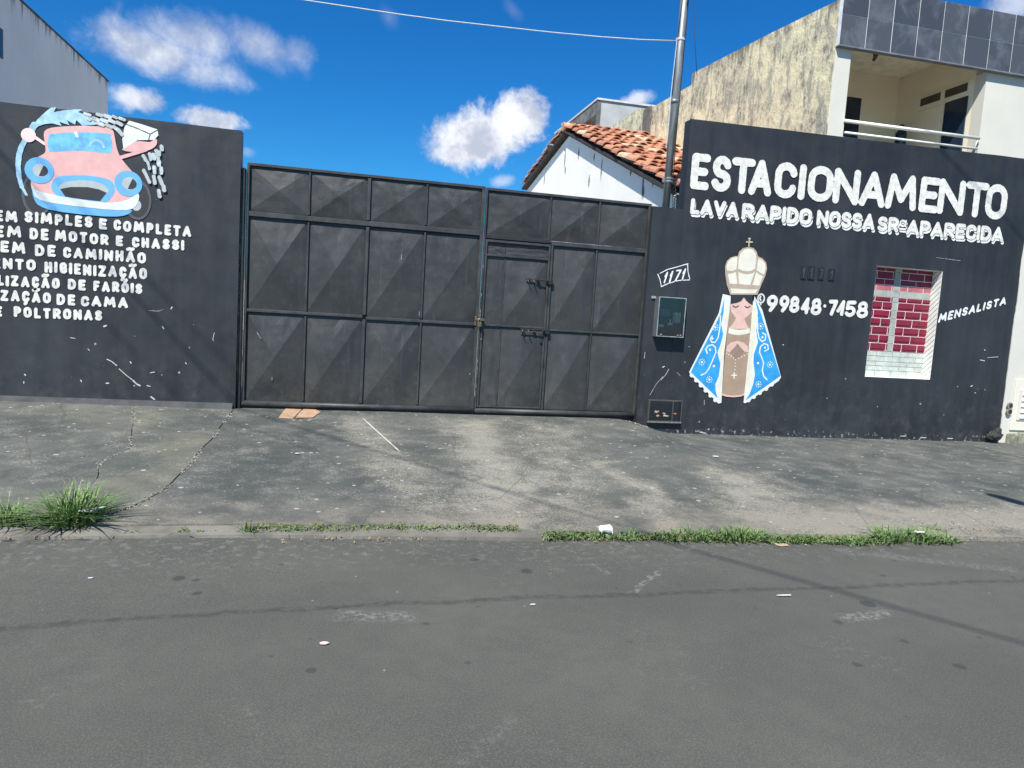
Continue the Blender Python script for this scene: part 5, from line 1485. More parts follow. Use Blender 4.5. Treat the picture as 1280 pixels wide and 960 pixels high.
# front, upper floor
P0, P1 = 6.425, 6.675
OX1 = 8.955; ZS = 5.475; ZO = 4.30
XR_ = 14.0
bm = B(); box(bm, P0, P1, UY, UY + .22, 4.2, ZS); kid(obj('pillar', bm, M_housewhite), nh)
bm = B(); box(bm, OX1, XR_, UY, UY + .2, 4.2, ZS); kid(obj('upper_front_wall', bm, M_housewhite), nh)
# ground floor front: white strip with ragged painted edge against the black
bm = B()
edge = []
zz = -.05
while zz < 4.34:
    edge.append((9.965 + .02 * mnoise.noise(Vector((zz * 2.0, 7, 0))) + .012 * mnoise.noise(Vector((zz * 11, 3, 0))), zz)); zz += .06
poly = edge + [(XR_, 4.34), (XR_, -.05)]
P3 = [Vector((x, 0, z)) for x, z in poly]
a1 = [bm.verts.new((x, -.012, z)) for x, z in poly]; a2 = [bm.verts.new((x, .2, z)) for x, z in poly]
for tri in tessellate_polygon([P3]):
    bm.faces.new([a1[k] for k in tri])
for i in range(len(poly)):
    k = (i + 1) % len(poly); bm.faces.new((a1[i], a1[k], a2[k], a2[i]))
bmesh.ops.recalc_face_normals(bm, faces=bm.faces[:])
kid(obj('ground_floor_wall', bm, M_housewhite), nh)
lf = kid(obj('lower_dado', (lambda bm: (box(bm, 10.13, XR_, -.035, -.0125, .22, 1.02, .004), bm)[1])(B()), m_white('cream_dado_paint', (.70, .67, .56), .2, (.4, .38, .3))), nh)
bm = B(); V = []
for i in range(20):
    x0 = 10.08 + i * .2
    box(bm, x0, x0 + .195, -.07 - .02 * rs.random(), -.0125, -.1, .17 + .03 * rs.random(), .015)
kid(obj('stone_footing', bm, simple('mossy_stone', (.23, .23, .165), .95, var=.45, scale=9, bumpv=.8, bscale=12)), nh)
for px, py in ((1262, 508), (1261, 514)):
    pass
for c_ in ((10.051, 0.606), (10.051, 0.512)):
    bm = B(); tube(bm, [(c_[0], -.0362, c_[1]), (c_[0], -.055, c_[1])], .05, 14); r_o = kid(obj('round_vent', bm, simple('dull_metal_ring', (.22, .2, .15), .5)), nh)
    bm = B(); tube(bm, [(c_[0] + .008, -.0552, c_[1]), (c_[0] + .008, -.058, c_[1])], .034, 12); kid2(obj('vent_hole', bm, M_jet), r_o)
bm = B(); lx = (10.234, 0.699)
box(bm, lx[0] - .02, lx[0] + .7, -.05, -.036, .38, .86, .003); gl_ = kid(obj('white_grille', bm, M_housewhite), nh)
for k in range(5):
    bm = B(); box(bm, lx[0] + .02, lx[0] + .66, -.066, -.051, .41 + k * .09, .45 + k * .09, .002); kid2(obj('slat', bm, M_rail), gl_)

# parapet clad in dark stone tiles
PZ0, PZ1 = ZS, 6.30
bm = B(); box(bm, SX + .002, XR_, -.035, .030, PZ0 + .012, PZ1 - .006); kid(obj('parapet', bm, simple('white_grout', (.75, .77, .80), .8)), nh)
bm = B(); box(bm, SX - .006, XR_, -.055, .029, PZ0 - .012, PZ0 + .010, .003); kid(obj('parapet_edge', bm, simple('grey_metal_trim', (.16, .17, .19), .5, var=.2)), nh)
def m_slate():
    m, t, b, co = new_mat('dark_blue_grey_tile')
    info = t.node('ShaderNodeObjectInfo').outputs['Random']
    w = t.node('ShaderNodeNewGeometry').outputs['Position']
    c = t.mix(info, (.050, .055, .066), (.082, .087, .098))
    c = t.mix(t.math('MULTIPLY', t.ramp(t.noise(t.vec('ADD', w, t.scalev(info, (9, 9, 9))), 2.6, 6, .65, .6), .48, .68), .55), c, (.15, .165, .19))
    t.put(b.inputs['Base Color'], c); b.inputs['Roughness'].default_value = .38
    return m
M_slate = m_slate()
TW = .408; x = SX + .004; 
rowz = [(PZ0 + .014, PZ0 + .414), (PZ0 + .420, PZ0 + .820)]
bmt = B(); box(bmt, 0, TW - .009, -.005, 0, 0, .396, .001)
me_t = bpy.data.meshes.new('parapet_tile'); bmt.to_mesh(me_t); bmt.free(); me_t.materials.append(M_slate)
for ri, (a, b_) in enumerate(rowz):
    for i in range(18):
        o = bpy.data.objects.new('parapet_tile', me_t); COL.objects.link(o)
        o.location = (SX + .003 + i * TW, -.0355 - rs.uniform(0, .0015), a); o.parent = nh; o.matrix_parent_inverse = Matrix.Translation(-nh.location)
for ri, (a, b_) in enumerate(rowz):      # end face tiles are not visible; leave the mouldy end
    pass
# balcony interior
cor = (1.805, 5.898)     # inner corner (y, z) on the right wall
BY = min(2.3, cor[0]); CZ = cor[1]
bm = B(); box(bm, P0 + .17, OX1, BY, BY + .12, 4.0, 5.9); bwall = kid(obj('balcony_back_wall', bm, M_balcony), nh)
bm = B(); box(bm, OX1 + .001, OX1 + .12, UY + .2, BY, 4.0, 5.9); brw = kid(obj('balcony_side_wall', bm, M_balcony), nh)
bm = B(); box(bm, P0 + .17, XR_, UY + .1, BY + .1, CZ, CZ + .1); kid(obj('balcony_ceiling', bm, simple('cream_ceiling_paint', (.88, .82, .68), .8)), nh)
bm = B(); box(bm, P0 + .17, XR_, UY + .2, BY + .1, 3.9, 4.05); kid(obj('balcony_floor', bm, simple('pale_floor_tile', (.62, .58, .50), .5)), nh)
bm = B(); box(bm, P1 + .002, OX1, UY, UY + .22, 4.22, ZO + .0); kid(obj('balcony_sill', bm, M_housewhite), nh)
# door in back wall at the left and glass door on side wall
M_dglass = simple('dark_blue_glass', (.02, .035, .06), .12, var=.3, scale=2)
dl = (8.022, 5.467)
def bx(x0, x1, y0, y1, z0, z1, m, nm, root, two=False, bev=.003):
    bm = B(); box(bm, x0, x1, y0, y1, z0, z1, bev); o = obj(nm, bm, m); (kid2 if two else kid)(o, root); return o
dpt = (8.252, 5.482)
byy = BY
dd = bx(P1 - .05, (8.279, 5.512)[0], byy - .03, byy - .001, 4.06, (8.170, 5.511)[1], M_balcony, 'balcony_door', nh)
bx(P1 - .02, (8.233, 5.506)[0] , byy - .036, byy - .031, 4.08, (8.175, 5.473)[1], M_dglass, 'glass', dd, True)
# side wall openings: transoms at top, pale door, dark glass
def sidebox(pa, pb, za, zb, m, nm, root, dep=.03, off=0.0, two=False):
    y0, y1 = sorted((pa, pb)); bm = B(); box(bm, OX1 - dep, OX1 - off, y0, y1, za, zb, .003); o = obj(nm, bm, m); (kid2 if two else kid)(o, root); return o
t1a = (1.274, 5.405); t1b = (0.806, 5.415); t2a = (0.738, 5.372); t2b = (0.296, 5.390)
zt_t = (t1a[1] + t2b[1]) / 2 + .02
ya, yb, yc, yd = t1a[0], t1b[0], t2a[0], t2b[0]
fr = sidebox(yd - .03, ya + .03, zt_t - .20, zt_t + .02, M_balcony, 'transom_frame', nh, .025, .0)
sidebox(yc + .01 - .0, yd + .03, zt_t - .13, zt_t - .01, simple('brown_louvre', (.08, .055, .045), .6), 'transom_glass', fr, .030, .026, True)
sidebox(ya - .03, yb + .03, zt_t - .13, zt_t - .01, simple('brown_louvre_dark', (.08, .055, .045), .6), 'transom_glass', fr, .030, .026, True)
sidebox(ya - .03, yb + .02, 4.08, zt_t - .205, M_balcony, 'panel_door', nh, .02)
sidebox(yc, yd + .02, 4.08, zt_t - .205, M_dglass, 'glass_door', nh, .02)
# railing
rl = empty('balcony_rail', (7.8, 0, 4.33)); tag(rl, 'two white horizontal tubes railing the balcony opening above the black wall', 'railing')
ra, rb = (6.659, 4.506), (8.927, 4.520)
bm = B(); tube(bm, [(ra[0], 0.0, ra[1]), (rb[0], 0.0, rb[1])], .024, 10); kid(obj('top_tube', bm, M_rail, None, True), rl)
ra2, rb2 = (6.680, 4.340), (8.909, 4.358)
bm = B(); tube(bm, [(ra2[0], .0, ra2[1] + .01), (rb2[0], .0, rb2[1] + .01)], .017, 10); kid(obj('bottom_tube', bm, M_rail, None, True), rl)
bm = B(); tube(bm, [(rb[0] - .02, .0, rb[1]), (rb[0] - .06, .0, rb2[1] + .01)], .010, 8); kid(obj('bracket', bm, M_rail, None, True), rl)
# things on the balcony
jy = 1.3; jq = (8.677, 4.796); jt = (8.674, 4.935)
jg = empty('water_bottle', (jq[0], jy, jq[1])); tag(jg, 'dark blue bottle standing on the balcony behind the white rail', 'bottle')
bm = B(); tube(bm, [(jq[0], jy, 4.06), (jq[0], jy, jq[1]), (jq[0], jy, jt[1] - .08), (jq[0], jy, jt[1] - .03), (jq[0], jy, jt[1])], [.085, .085, .085, .05, .03], 14); kid(obj('body', bm, M_dglass, None, True), jg)
bm = B(); tube(bm, [(jq[0], jy, jt[1]), (jq[0], jy, jt[1] + .05)], .035, 10); kid(obj('cap', bm, M_iron, None, True), jg)
lq = (7.813, 5.803)
lm = empty('ceiling_lamp_holder', (lq[0], 1.0, CZ)); tag(lm, 'small bare lamp holder under the balcony ceiling', 'lamp')
bm = B(); tube(bm, [(lq[0], 1.0, CZ), (lq[0], 1.0, CZ - .06), (lq[0] - .03, 1.0, CZ - .12)], [.045, .03, .02], 10); kid(obj('socket', bm, simple('brown_bakelite', (.12, .09, .06), .5)), lm)

# ================================================================== BUILDINGS BEHIND
# left neighbour: pale grey side wall
LX = -4.2
lh = empty('neighbour_building', (LX - 3, 3, 0)); tag(lh, 'pale grey building behind the mural wall at the far left with a mould-stained top edge', 'building')
def m_lwall():
    m, t, b, co = new_mat('grey_plaster_stained_top')
    w = t.node('ShaderNodeNewGeometry').outputs['Position']; sep = t.xyz(w)
    c = t.mix(t.ramp(t.noise(w, 1.0, 5, .6), .3, .7), (.74, .72, .68), (.82, .79, .75))
    st = t.noise(t.scalev(w, (5, 5, .5)), 1.6, 6, .7)
    d = t.math('ADD', sep[2], t.math('MULTIPLY', t.math('SUBTRACT', st, .5), 1.5))
    c = t.mix(t.math('MULTIPLY', t.ramp(d, 5.0, 5.32), .9), c, (.10, .10, .11))
    c = t.mix(t.math('MULTIPLY', t.ramp(st, .56, .72), .2), c, (.38, .39, .42))
    t.put(b.inputs['Base Color'], c); b.inputs['Roughness'].default_value = .85
    bump(t, b, t.noise(w, 14, 4), .3, .01)
    return m
M_lw = m_lwall()
yE = (5.211, 5.026)[0]; zE = (5.209, 5.147)[1]
bm = B(); box(bm, LX - 7, LX, .4, yE, 0, zE - .02); body = kid(obj('wall', bm, M_lw), lh)
bm = B(); box(bm, LX - 7, LX + .012, .39, yE + .012, zE - .02, zE + .008); kid(obj('coping', bm, simple('black_mould_coping', (.09, .09, .095), .9, var=.5, scale=8)), lh)
wy = (1.166, 4.599); wy2 = (1.159, 4.253)
bm = B(); box(bm, LX - .02, LX + .012, wy[0] - .75, wy[0] + .05, wy2[1], wy[1]); wn = kid(obj('window', bm, simple('window_dark_frame', (.05, .055, .065), .5)), lh)
bm = B(); box(bm, LX + .012, LX + .016, wy[0] - .70, wy[0] - .0, wy2[1] + .04, wy[1] - .04); kid2(obj('pane', bm, M_dglass), wn)
# grey block and bit of roof beyond the white house
gb = empty('grey_outbuilding', (7, 14, 0)); tag(gb, 'plain grey building end seen beyond the orange tiled roof', 'building')
g0 = (6.426, 7.220); g1_ = (7.810, 7.494); gm = (6.474, 6.600)
bm = B(); box(bm, g0[0], g1_[0] + 1.5, 9.9, 14, 0, (g0[1] + g1_[1]) / 2); kid(obj('wall', bm, simple('smooth_grey_cement', (.42, .43, .43), .85, var=.12, scale=1.5)), gb)
bm = B(); box(bm, g0[0] - .10, g0[0] - .001, 9.88, 14, 0, (g0[1] + g1_[1]) / 2 - .04); kid(obj('corner_pier', bm, simple('dark_weathered_cement', (.16, .16, .155), .9, var=.4, scale=3)), gb)
bm = B(); box(bm, g0[0] - .12, g1_[0] + 1.52, 9.86, 14, (g0[1] + g1_[1]) / 2 + .001, (g0[1] + g1_[1]) / 2 + .05); kid(obj('coping', bm, simple('pale_coping', (.6, .6, .58), .85)), gb)
q0, q1 = (5.900, 6.629), (6.302, 6.989)
bm = B(); V = [(q0[0], 9.95, q0[1]), (g0[0] - .11, 9.95, q0[1]), (g0[0] - .11, 9.95, q1[1])]
a1 = [bm.verts.new(v) for v in V]; a2 = [bm.verts.new((v[0], 14, v[2])) for v in V]
bm.faces.new(a1); bm.faces.new(a2[::-1])
for i in range(3): k = (i + 1) % 3; bm.faces.new((a1[i], a2[i], a2[k], a1[k]))
bmesh.ops.recalc_face_normals(bm, faces=bm.faces[:])
kid(obj('lean_to_roof', bm, M_verge), gb)
# back wall of the yard (closes the view through the gate gaps)
bm = B(); box(bm, -4.2, 4.58, 22, 22.2, 0, 2.2); tag(obj('yard_back_wall', bm, M_limewash), 'low white wall closing the back of the yard behind the gate', 'wall')

# ================================================================== OVERHEAD LINES AND STREET LAMP (they cast the shadow lines)
M_line_c = simple('bundled_service_cable', (.03, .03, .03), .7)
def wire_from_shadow(p, tp_, q, tq, rad, lab):
    a = Vector(p) + SD * tp_; b_ = Vector(q) + SD * tq
    e = (b_ - a) * .25
    bm = B(); tube(bm, [a - e, a, b_, b_ + e * 3], rad, 6)
    tag(obj('service_cable', bm, M_line_c), lab, 'cable', 'service cables above the street')
wire_from_shadow((-2.323, 0, 1.429), 9.5, (2.317, -4.509, 0), 10.0, .0105, 'bundled cable crossing high above the street over the mural wall')
wv = (Vector((2.317, -4.509, 0)) + SD * 10.0) - (Vector((-2.323, 0, 1.429)) + SD * 9.5)
for p0, r_, lab in (((-3.4, 0, 2.95), .007, 'thin cable high above the street over the painted car'), ((-3.4, 0, 1.95), .006, 'thinnest cable high above the street over the service list')):
    a = Vector(p0) + SD * 9.0
    bm = B(); tube(bm, [a - wv * .3, a + wv * .6], r_, 6)
    tag(obj('service_cable', bm, M_line_c), lab, 'cable', 'service cables above the street')
wire_from_shadow((8.271, 0, 4.312), 8.0, (9.96, 0, 3.135), 9.5, .011, 'bundled cable high above the street over the right end of the big lettering')
P_t = Vector((*(6.408, -3.192), .04)); P_b = Vector((*(6.419, -3.769), .03))
a = P_t + SD * 7.9; b_ = P_b + SD * 7.9
d = (b_ - a); d.z = 0; d.normalize()
lampo = empty('street_lamp', (b_.x + d.x * 2.6, b_.y + d.y * 2.6, .1)); tag(lampo, 'grey street lamp across the street, its head shading the pavement at the right', 'street lamp')
def lk(nm, bm, m, sm=True): kid(obj(nm, bm, m, None, sm), lampo)
base = Vector((b_.x + d.x * 2.6, b_.y + d.y * 2.6, 0))
bm = B(); tube(bm, [base, Vector((base.x, base.y, 6.1))], [.10, .07], 12); lk('pole', bm, M_galv)
bm = B(); tube(bm, [Vector((base.x, base.y, 6.0)), Vector((b_.x, b_.y, a.z + .05)) + d * .4, a + d * .5], .035, 8); lk('arm', bm, M_galv)
bm = B(); s_ = Vector((-d.y, d.x, 0))
V = []
for u, w_, h in ((0, .02, .03), (.06, .08, .06), (.35, .095, .08), (.62, .06, .07), (.72, .03, .05)):
    c_ = a + d * u
    V.append([bm.verts.new(c_ + s_ * w_ + Vector((0, 0, -h * .4))), bm.verts.new(c_ + Vector((0, 0, h))), bm.verts.new(c_ - s_ * w_ + Vector((0, 0, -h * .4)))])
for p_, q_ in zip(V, V[1:]):
    for k in range(3): bm.faces.new((p_[k], p_[(k + 1) % 3], q_[(k + 1) % 3], q_[k]))
bm.faces.new(V[0]); bm.faces.new(V[-1][::-1]); bmesh.ops.recalc_face_normals(bm, faces=bm.faces[:])
lk('lamp_head', bm, M_galv, False)

# ================================================================== GRASS AND WEEDS
def m_grass(name, c1, c2, dry):
    m, t, b, co = new_mat(name)
    w = t.node('ShaderNodeNewGeometry').outputs['Position']
    c = t.mix(t.ramp(t.noise(w, 9, 4, .6), .35, .65), c1, c2)
    c = t.mix(t.math('MULTIPLY', t.ramp(t.noise(w, 60, 2, .6), .54, .66), .7), c, dry)
    t.put(b.inputs['Base Color'], c); b.inputs['Roughness'].default_value = .6
    b.inputs['Specular IOR Level'].default_value = .3
    return m
M_gr = m_grass('grass_green', (.075, .165, .042), (.15, .25, .08), (.42, .38, .20))
M_weed = m_grass('weed_green', (.085, .13, .045), (.14, .19, .065), (.28, .22, .12))
def blades(name, spots, mat, lab, cat='grass'):
    """spots: (x, y, radius_x, radius_y, count, length)"""
    rd = random.Random(name + lab); bm = B()
    for cx, cy, rx, ry, n, ln in spots:
        for _ in range(n):
            a = rd.uniform(0, 2 * math.pi); q = math.sqrt(rd.random())
            x = cx + rx * q * math.cos(a); y = cy + ry * q * math.sin(a)
            z = ground_z(x, y)
            l_ = ln * rd.uniform(.45, 1.15) * (1.05 - .5 * q); w_ = rd.uniform(.003, .0055)
            dirn = rd.uniform(0, 2 * math.pi); lean = rd.uniform(.2, 1.35)
            dx, dy = math.cos(dirn), math.sin(dirn)
            dx += .5 * math.cos(a) * q; dy += .5 * math.sin(a) * q
            px, py = -dy * w_, dx * w_
            pts = []
            for k, (u, ww) in enumerate(((0, 1), (.4, .95), (.75, .6), (1, .05))):
                bend = lean * u * u
                pts.append((x + dx * bend * l_, y + dy * bend * l_, z + l_ * u * (1 - .35 * lean * u), ww))
            V = [(bm.verts.new((p[0] - px * p[3], p[1] - py * p[3], p[2])), bm.verts.new((p[0] + px * p[3], p[1] + py * p[3], p[2]))) for p in pts]
            for (a0, a1_), (c0, c1) in zip(V, V[1:]): bm.faces.new((a0, a1_, c1, c0))
    o = obj(name, bm, mat); tag(o, lab, cat, None, 'stuff'); return o
def ground_z(x, y):
    if y > yk(x) + .17: return pave_z(x, y) - .03
    return .0
def leaves(name, spots, mat, lab):
    rd = random.Random(lab); bm = B()
    for cx, cy, rx, ry, n, h in spots:
        for _ in range(n):
            x = cx + rd.uniform(-rx, rx); y = cy + rd.gauss(0, ry * .5); z = ground_z(x, y) + rd.random() ** 1.5 * h * (1 - min(1, abs(y - cy) / (ry * 1.6))) + .01
            s_ = rd.uniform(.006, .013)
            n_ = Vector((rd.uniform(-1, 1), rd.uniform(-1.2, .6), rd.uniform(.1, 1))).normalized()
            u = n_.orthogonal().normalized(); v = n_.cross(u)
            an = rd.uniform(0, 6.28); u, v = u * math.cos(an) + v * math.sin(an), v * math.cos(an) - u * math.sin(an)
            p = Vector((x, y, z))
            bm.faces.new([bm.verts.new(p + k) for k in (-u * s_, v * s_ * .55, u * s_ * 1.1, -v * s_ * .55)])
    o = obj(name, bm, mat); tag(o, lab, 'weeds', None, 'stuff'); return o
def G0(px, py): return None
t1 = (-1.674, -4.039); t2 = (-1.795, -4.089); t3 = (-2.035, -4.031); t4 = (-1.634, -3.867)
blades('grass_tuft', [(t1[0], t1[1], .13, .10, 520, .36), (t2[0], t2[1], .13, .07, 120, .15), (t4[0], t4[1], .09, .08, 150, .28), (t1[0] + .02, t1[1] - .08, .17, .04, 90, .09)], M_gr, 'largest bushy green grass tuft at the kerb on the left, in the broken pavement corner')
blades('grass_tuft', [(t3[0] - .03, t3[1], .09, .09, 230, .24), (t3[0] + .12, t3[1] - .05, .12, .06, 90, .10)], M_gr, 'grass tuft cut by the left edge of the view at the kerb')
def strip(px0, px1, py, n): return None
KL = [(-0.979, -4.230), (-0.580, -4.208), (-0.119, -4.222), (0.414, -4.238), (0.971, -4.255), (1.239, -4.300)]
sp = []
for a, b_ in zip(KL[1:], KL[2:]):
    sp.append(((a[0] + b_[0]) / 2, (a[1] + b_[1]) / 2 + .03, abs(b_[0] - a[0]) / 2 + .02, .060, 780, .062))
leaves('weed_strip', sp + [(KL[0][0], KL[0][1] + .02, .05, .03, 40, .06), ((-1.270, -4.237)[0], (-1.270, -4.237)[1] + .02, .05, .02, 30, .04), ((-0.830, -4.251)[0], KL[0][1] + .02, .06, .02, 40, .03)], M_weed, 'low creeping weeds filling the joint between the kerb strip and the ramp')
tt = (-0.584, -4.223); tu = (-0.300, -4.231); tv = (-0.982, -4.261)
blades('grass_sprig', [(tt[0], tt[1] + .02, .04, .03, 26, .17), (tt[0] + .02, tt[1], .05, .04, 30, .09)], M_gr, 'thin upright sprig at the left end of the kerb weeds')
blades('grass_sprig', [(tu[0], tu[1] + .02, .05, .03, 26, .10)], M_gr, 'pale short sprig poking out of the kerb weeds below the left gate leaf')
blades('grass_sprig', [(tv[0], tv[1] + .02, .05, .03, 22, .07)], M_gr, 'tiny isolated sprig at the kerb between the big tuft and the weeds')
RL = [(1.405, -4.382), (1.779, -4.413), (2.283, -4.449), (2.698, -4.501), (3.068, -4.533), (3.563, -4.589), (4.018, -4.626)]
sp = []
LN = [.075, .085, .125, .15, .085, .08]
for (a, b_), l_ in zip(zip(RL, RL[1:]), LN):
    sp.append(((a[0] + b_[0]) / 2, (a[1] + b_[1]) / 2 + .07, abs(b_[0] - a[0]) / 2 + .04, .070, 380, l_))
blades('grass_strip', sp, M_gr, 'long strip of green grass along the kerb right of the gate ramp')
leaves('weed_strip', [(s[0], s[1] - .01, s[2], .09, 300, .045) for s in sp], M_weed, 'low weeds among the long kerb grass strip on the right')
u1 = (4.101, -4.611); u2 = (4.378, -4.622); u3 = (4.571, -4.649); u4 = (4.641, -4.376)
blades('grass_tuft', [(u1[0], u1[1] + .10, .12, .09, 240, .17), (u2[0], u2[1] + .10, .15, .10, 240, .16), (u3[0], u3[1] + .09, .12, .08, 130, .11), (u4[0], u4[1], .16, .07, 90, .10)], M_gr, 'untidy grass clump ending the kerb grass at the far right')
# dry grass and crumbs in the cracks
M_dry = simple('dry_straw', (.34, .29, .17), .9, var=.4, scale=30)
M_crumb = simple('concrete_crumbs', (.30,.29,.24), .9, var=.4, scale=30)
rd = random.Random(77); bm = B(); bm2 = B()
def crumb(bm, x, y, z, s_):
    p = Vector((x, y, z)); v = [bm.verts.new(p + Vector((rd.uniform(-1, 1), rd.uniform(-1, 1), rd.uniform(-.2, .9))) * s_) for _ in range(4)]
    for f_ in ((0, 1, 2), (0, 3, 1), (1, 3, 2), (2, 3, 0)): bm.faces.new([v[k] for k in f_])
for cut in (cutA, cutB):
    for _ in range(1000):
        y = rd.uniform(-4.0, -.05); 
        if mnoise.noise(Vector((y * 2.5, 3 if cut is cutA else 8, 0))) < -.12: continue
        x = cut(y) + wobn(y, 3 if cut is cutA else 1) + rd.gauss(0, .014)
        crumb(bm, x, y, pave_z(x, y) - .002, rd.uniform(.004, .013))
for _ in range(260):
    x = rd.uniform(3.9, 5.6); y = yk(x) + rd.uniform(.02, .5); crumb(bm, x, y, ground_z(x, y) + .035, rd.uniform(.004, .014))
for _ in range(200):
    x = rd.uniform(-4, 9); y = yk(x) + rd.uniform(-.25, .05); crumb(bm, x, y, .003, rd.uniform(.002, .007))
for _ in range(160):
    x = rd.uniform(4.2, 9.8); y = -rd.random() ** 2 * .25 - .02; crumb(bm, x, y, pave_z(x, y), rd.uniform(.003, .009))
for _ in range(110):
    x = rd.uniform(3.75, 4.1); y = -rd.random() * .12 - .01; crumb(bm, x, y, pave_z(x, y), rd.uniform(.006, .018))
tag(obj('crumbled_concrete', bm, M_crumb), 'crumbs of broken concrete along the pavement cracks and kerb', 'rubble', None, 'stuff')
sp = []
for cut, ys in ((cutB, (-.5, -.8, -1.7, -1.9, -2.3)), (cutA, (-.25, -1.0, -1.15, -1.6, -2.1))):
    for y in ys: sp.append((cut(y), y, .04, .09, 22, .035))
x9 = (4.901, -1.202); sp.append((x9[0], x9[1], .16, .03, 50, .03)); x9 = (10.198, 0.283); sp.append((x9[0], x9[1] + .02, .12, .04, 50, .08)); x9 = (4.966, -1.622); sp.append((x9[0], x9[1], .3, .015, 30, .02))
blades('dry_weeds', sp, m_grass('parched_weed', (.16, .16, .06), (.24, .21, .10), (.36, .30, .17)), 'dry yellowish weeds sprouting from the pavement cracks', 'weeds')

M_leaf = simple('dead_leaves', (.24, .16, .09), .85, var=.5, scale=40)
sp = [(q_[0], q_[1] + .05, .35, .10, 45, .015) for q_ in ((-1.678, -4.318), (-0.012, -4.381), (0.509, -4.400), (1.855, -4.451), (2.583, -4.478), (3.253, -4.504), (3.752, -4.522), (4.375, -4.546), (4.842, -4.564))]
sp += [((-1.824, -4.036)[0], (-1.824, -4.036)[1], .16, .12, 160, .05), ((5.106, -4.380)[0], (5.106, -4.380)[1], .35, .14, 160, .03)]
leaves('dead_leaf_litter', sp, M_leaf, 'dry brown leaf litter and twigs scattered along the kerb')
# ================================================================== LITTER
M_card = simple('brown_cardboard', (.42, .27, .17), .85, var=.18, scale=14)
def flat_piece(name, pts, z, mat, lab, cat, warp=.01, thick=.004, root=None):
    bm = B(); P = [Vector((x, y, 0)) for x, y in pts]
    top = [bm.verts.new((x, y, z(x, y) + warp * (1 + mnoise.noise(Vector((x * 9, y * 9, 0)))) + thick)) for x, y in pts]
    bot = [bm.verts.new(v.co - Vector((0, 0, thick))) for v in top]
    for tri in tessellate_polygon([P]): bm.faces.new([top[k] for k in tri]); bm.faces.new([bot[k] for k in tri][::-1])
    for i in range(len(pts)): k = (i + 1) % len(pts); bm.faces.new((top[i], top[k], bot[k], bot[i]))
    bmesh.ops.recalc_face_normals(bm, faces=bm.faces[:])
    o = obj(name, bm, mat, root); 
    if lab: tag(o, lab, cat)
    return o
cbx = empty('cardboard_piece', (*(-0.516, -0.230), .2)); tag(cbx, 'torn piece of brown cardboard lying under the left gate leaf', 'cardboard')
pz2 = lambda x, y: pave_z(x, y) - .008
o = flat_piece('torn_half', [(-0.725, -0.452), (-0.688, 0.098), (-0.498, 0.102), (-0.534, -0.233), (-0.562, -0.484), (-0.652, -0.470)], pz2, M_card, None, None, .006); kid(o, cbx)
o = flat_piece('torn_half', [(-0.527, -0.478), (-0.511, -0.165), (-0.471, 0.121), (-0.335, 0.100), (-0.262, -0.053), (-0.341, -0.416)], pz2, M_card, None, None, .010); kid(o, cbx)
# crumpled white cup in the grass
cp = (1.874, -4.416)
cup = empty('crumpled_cup', (cp[0], cp[1] + .03, .02)); tag(cup, 'crumpled white paper cup lying in the kerb grass', 'litter')
M_cup = simple('white_paper', (.80, .82, .82), .6, var=.06)
bm = B(); V = []
for j, (u, r_) in enumerate(((0, .034), (.03, .037), (.06, .041), (.09, .045), (.10, .048))):
    V.append([bm.verts.new((cp[0] - .05 + u + .006 * mnoise.noise(Vector((j, k, 0))), cp[1] + .07 + math.cos(k * math.pi / 6) * r_ * (1 + .22 * mnoise.noise(Vector((j * .7, k * .9, 5)))), .055 + math.sin(k * math.pi / 6) * r_ * .9 * (1 + .25 * mnoise.noise(Vector((j * .8, k * .7, 9)))) - u * .15)) for k in range(12)])
for a, b_ in zip(V, V[1:]):
    for k in range(12): bm.faces.new((a[k], a[(k + 1) % 12], b_[(k + 1) % 12], b_[k]))
bm.faces.new(V[0][::-1]); bmesh.ops.recalc_face_normals(bm, faces=bm.faces[:])
kid(obj('body', bm, M_cup), cup)
cup.scale = (.78, .78, .78); cup.location.z = .045; cup.rotation_euler = (0, 0, .35)
bm = B(); ring_ = [Vector(v.co) for v in []]
rp = [(cp[0] + .052, cp[1] + .07 + math.cos(k * math.pi / 6) * .049, .042 + math.sin(k * math.pi / 6) * .043) for k in range(13)]
tube(bm, rp, .0035, 5); kid(obj('rim', bm, M_cup), cup)
q = (0.200, -2.784)
M_foil = simple('plastic_film', (.62, .66, .66), .35, var=.1)
pa = (-1.590, -4.095)
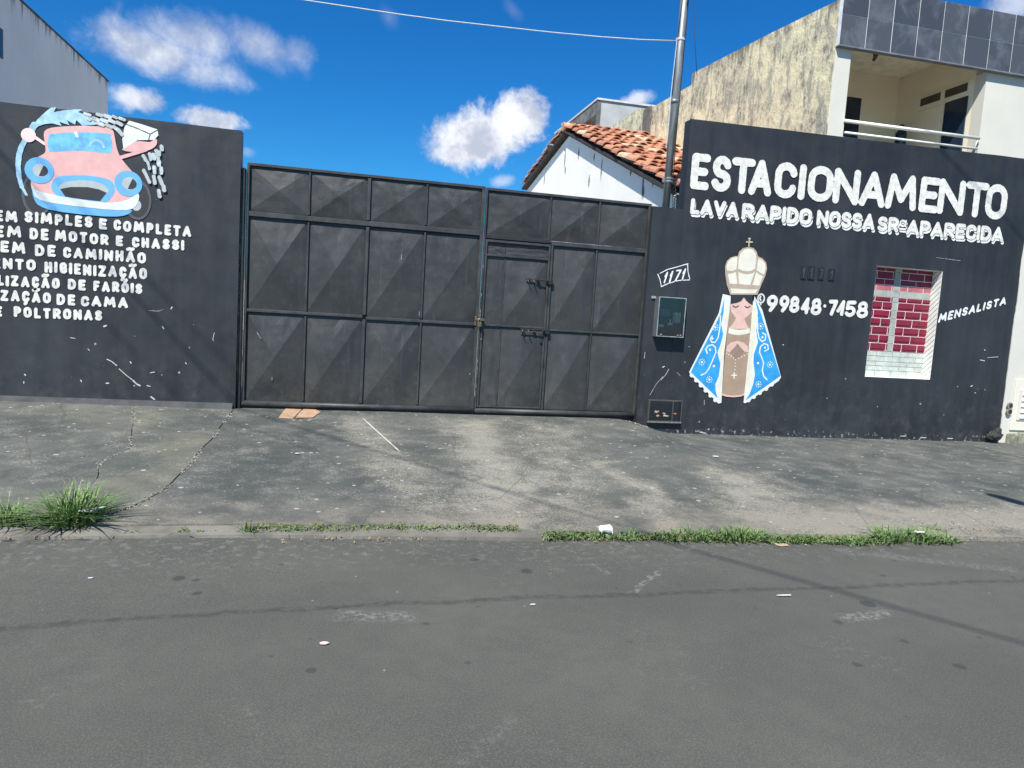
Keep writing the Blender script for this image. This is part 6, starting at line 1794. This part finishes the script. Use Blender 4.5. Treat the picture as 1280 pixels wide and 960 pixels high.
flat_piece('plastic_strip', [(pa[0] - .05, pa[1] + .02), (pa[0] + .06, pa[1] + .13), (pa[0] + .09, pa[1] + .13), (pa[0] + .03, pa[1] + .02), (pa[0], pa[1] - .02)], lambda x, y: .09, M_foil, 'crumpled clear plastic strip caught in the big grass tuft', 'litter', .03)
for i, (q, c_, s_, lab) in enumerate([((-0.044, -5.836), (.72, .55, .52), .022, 'small pinkish wrapper lying on the asphalt at the left centre'), ((2.580, -5.477), (.62, .60, .54), .03, 'short pale stick lying on the asphalt near the seam at the right'),
                                      ((4.378, -4.527), (.72, .70, .64), .05, 'torn white paper scrap in the far right grass clump'), ((3.147, -4.572), (.45, .37, .26), .07, 'flat brown leaf litter at the foot of the kerb grass'),
                                      ((-1.288, -4.948), (.6, .6, .57), .016, 'tiny white scrap on the asphalt at the left'), ((1.040, -5.482), (.5, .5, .48), .018, 'tiny pale scrap on the asphalt in the middle'),
                                      ((-0.401, -2.155), (.7, .7, .67), .028, 'white paper scrap on the ramp below the cardboard'), ((4.143, -1.770), (.55, .55, .5), .05, 'pale flattened scrap on the pavement below the low meter box')]):
    rd2 = random.Random(i); n = 7
    s_ *= .7; zc = ground_z(*q) + (.03 if q[1] > -4.2 else .0)
    if i == 2: zc = .07
    el = 3.0 if i == 1 else 1.5
    pts = [(q[0] + s_ * el * math.cos(2 * math.pi * k / n) * rd2.uniform(.6, 1.1), q[1] + (s_ * .5 if i == 1 else s_) * math.sin(2 * math.pi * k / n) * rd2.uniform(.6, 1.1)) for k in range(n)]
    flat_piece('litter_scrap', pts, lambda x, y, zc=zc: zc, simple('scrap_%d' % i, c_, .7), lab, 'litter', .006, .003)
# black lump at the foot of the wall
bq = (9.793, 0.104)
bm = B(); bmesh.ops.create_icosphere(bm, subdivisions=3, radius=1)
for v in bm.verts:
    k = 1 + .35 * mnoise.noise(v.co * 1.7) + .12 * mnoise.noise(v.co * 5)
    v.co = Vector((bq[0] + v.co.x * .13 * k, -.09 + v.co.y * .07 * k, .06 + (v.co.z * .5 + .45) * .17 * k * (1.2 if v.co.x > -.2 else .7)))
tag(obj('cement_lump', bm, simple('dark_rough_lump', (.035, .036, .034), .8, var=.5, scale=14, bumpv=.6)), 'dark rough lump at the foot of the black wall beside the white house corner', 'rubble')
